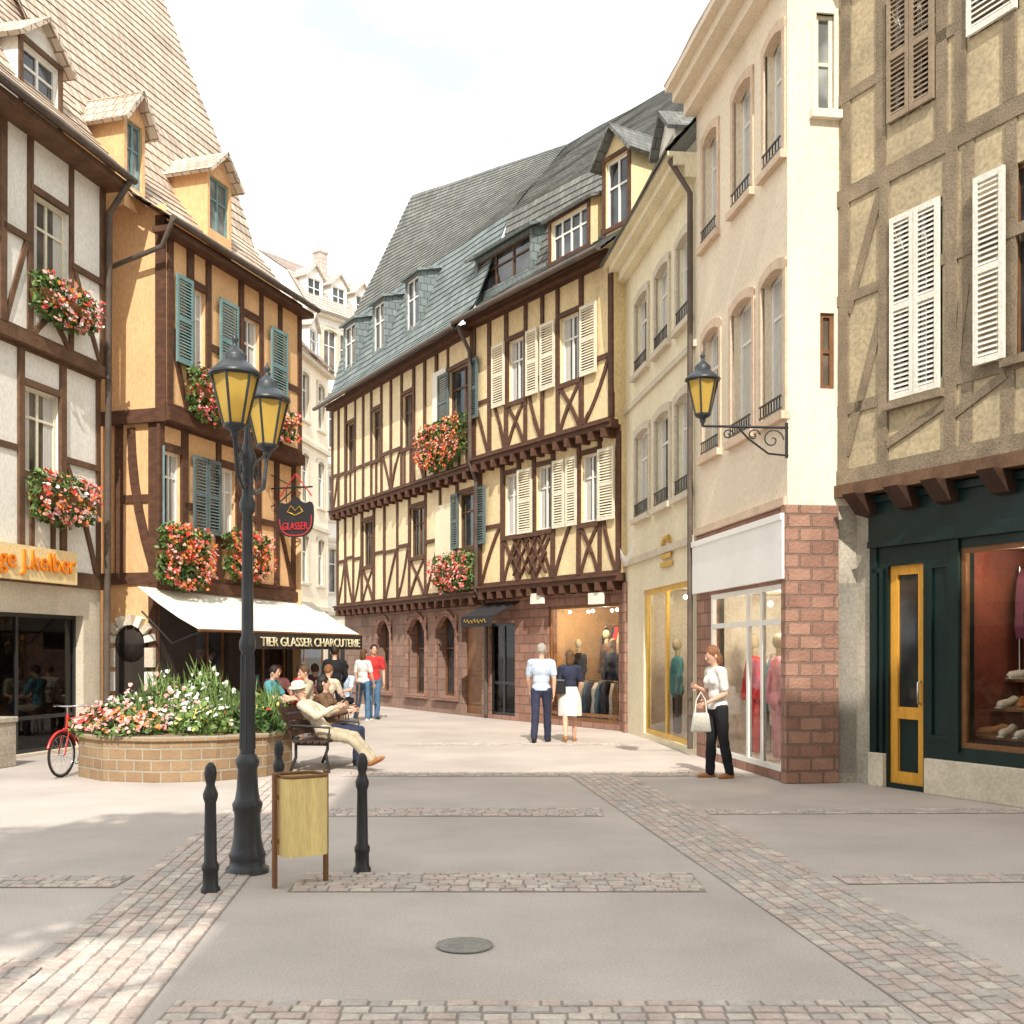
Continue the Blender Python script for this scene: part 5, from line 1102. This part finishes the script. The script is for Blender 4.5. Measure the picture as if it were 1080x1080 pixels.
clump(.1,.35,.55,.76,['leaf_light','leaf'],['bloom_white'],'tall spiky green and white plant at the centre of the planter',1000,170,5,True)
clump(-.4,.25,.45,.68,['leaf_light','leaf'],['bloom_white','bloom_pink'],'tall pale plant left of the centre of the planter',800,170,6,True)
clump(.45,-.85,.42,.38,['leaf_light','leaf'],['bloom_white','bloom_yellow'],'pale green plant with few flowers at the front of the planter',600,60,7)
clump(.92,-.4,.45,.42,['leaf','leaf_dark'],['bloom_red'],'dark green leafy plant at the right of the planter',900,15,8)
clump(.8,.4,.45,.5,['leaf','leaf_light'],['bloom_yellow','bloom_pink'],'loose green plant at the back right of the planter',700,60,9,True)
bk=thing('bicycle',gnd(86,14.35),R_(-101),'red bicycle parked at the left of the flower planter','bicycle'); bk.scale=(.88,.88,.88)
for x in (-.5,.5):
    w=MB(); w.tube([(x+.31*math.cos(i*math.pi/16),0,.33+.31*math.sin(i*math.pi/16)) for i in range(32)],.018,8,0,True); wo=w.build('wheel',['rubber'],bk)
    w=MB(); w.tube([(x+.285*math.cos(i*math.pi/16),0,.33+.285*math.sin(i*math.pi/16)) for i in range(32)],.01,6,0,True)
    for i in range(18): g_=i*math.pi/9; w.tube([(x,.02*(-1)**i,.33),(x+.285*math.cos(g_),0,.33+.285*math.sin(g_))],.0022,4)
    w.tube([(x,-.04,.33),(x,.04,.33)],.018); w.build('rim',['chrome'],wo)
b=MB(); 
for p,q,r in (((-.5,0,.33),(-.08,0,.3),.011),((-.5,0,.33),(-.2,0,.78),.011),((-.08,0,.3),(-.2,0,.82),.017),((-.08,0,.3),(.36,0,.78),.019),((-.19,0,.76),(.35,0,.85),.017),((.35,0,.92),(.38,0,.7),.02),((.38,.05,.7),(.5,.05,.33),.011),((.38,-.05,.7),(.5,-.05,.33),.011)): b.tube([p,q],r,8)
b.tube([(.38,-.05,.7),(.38,.05,.7)],.012); b.build('frame',['bike_red'],bk)
b=MB(); b.tube([(.35,0,.92),(.36,0,1.02)],.013); b.tube([(.22,-.29,1.02),(.34,-.24,1.04),(.38,-.05,1.03),(.38,.05,1.03),(.34,.24,1.04),(.22,.29,1.02)],.012); b.build('handlebar',['chrome'],bk)
b=MB(); b.tube([(-.2,0,.8),(-.22,0,.92)],.012); b.ell((-.24,0,.95),(.13,.075,.035)); b.build('saddle',['leather_black'],bk)
b=MB(); b.lathe([(.09,-.006),(.09,.006)],20,mat4=Matrix.Translation((-.08,-.05,.3))@Matrix.Rotation(R_(90),4,'X')); b.tube([(-.08,-.09,.3),(-.02,-.09,.16)],.01); b.tube([(-.08,.09,.3),(-.14,.09,.44)],.01); b.tube([(-.08,-.1,.3),(-.08,.1,.3)],.014); b.box(-.06,.02,-.17,-.09,.145,.165); b.box(-.18,-.1,.09,.17,.435,.455); b.build('crank',['chrome'],bk)
b=MB()
for x in (-.5,.5):
    b.tube([(x+.345*math.cos(g_),0,.33+.345*math.sin(g_)) for g_ in [R_(20+10*i) for i in range(15)]],.022,8)
b.build('mudguard',['bike_red'],bk)

# ---------------------------------------------------------------- light, sky, camera
el=R_(43); az=V((.07,-1,0)).normalized(); ts=V((az.x*math.cos(el),az.y*math.cos(el),math.sin(el)))
sd=bpy.data.lights.new('sun','SUN'); sd.energy=5.0; sd.angle=R_(.5); sd.color=(1,.95,.86); so=bpy.data.objects.new('sun',sd); COL.objects.link(so); so.rotation_euler=ts.to_track_quat('Z','Y').to_euler(); so.location=(0,0,40)
wd=bpy.data.worlds.new('World'); sc.world=wd; wd.use_nodes=True; nt=wd.node_tree; N=nt.nodes; L=nt.links; bgn=N['Background']
sk=N.new('ShaderNodeTexSky'); sk.sky_type='NISHITA'; sk.sun_disc=False; sk.sun_elevation=el; sk.sun_rotation=math.atan2(az.x,az.y); sk.dust_density=2.0; sk.air_density=1.0
tc=N.new('ShaderNodeTexCoord'); mp=N.new('ShaderNodeMapping'); mp.inputs['Scale'].default_value=(1,1,2.4); nz=N.new('ShaderNodeTexNoise'); nz.inputs['Scale'].default_value=3.2; nz.inputs['Detail'].default_value=8; nz.inputs['Roughness'].default_value=.55
L.new(tc.outputs['Generated'],mp.inputs[0]); L.new(mp.outputs[0],nz.inputs['Vector'])
rp=N.new('ShaderNodeValToRGB'); rp.color_ramp.elements[0].position=.38; rp.color_ramp.elements[1].position=.60; rp.color_ramp.elements[0].color=(.06,.06,.06,1); rp.color_ramp.elements[1].color=(1,1,1,1)
L.new(nz.outputs['Fac'],rp.inputs[0])
gn=N.new('ShaderNodeMixRGB'); gn.inputs[0].default_value=.85; gn.inputs[2].default_value=(6.7,8.0,8.5,1); L.new(sk.outputs[0],gn.inputs[1])
mx=N.new('ShaderNodeMixRGB'); mx.inputs[2].default_value=(12.8,12.6,12.2,1); L.new(rp.outputs[0],mx.inputs[0]); L.new(gn.outputs[0],mx.inputs[1]); L.new(mx.outputs[0],bgn.inputs[0]); bgn.inputs[1].default_value=.15
cd=bpy.data.cameras.new('camera'); cd.sensor_width=36; cd.lens=F/1080*36; cd.shift_y=(HY-540)/1080; cd.clip_end=1000; co=bpy.data.objects.new('camera',cd); COL.objects.link(co); co.location=(0,0,CH); co.rotation_euler=(R_(90),0,0); sc.camera=co
sc.view_settings.view_transform='Standard'; sc.view_settings.look='None'; sc.view_settings.exposure=0
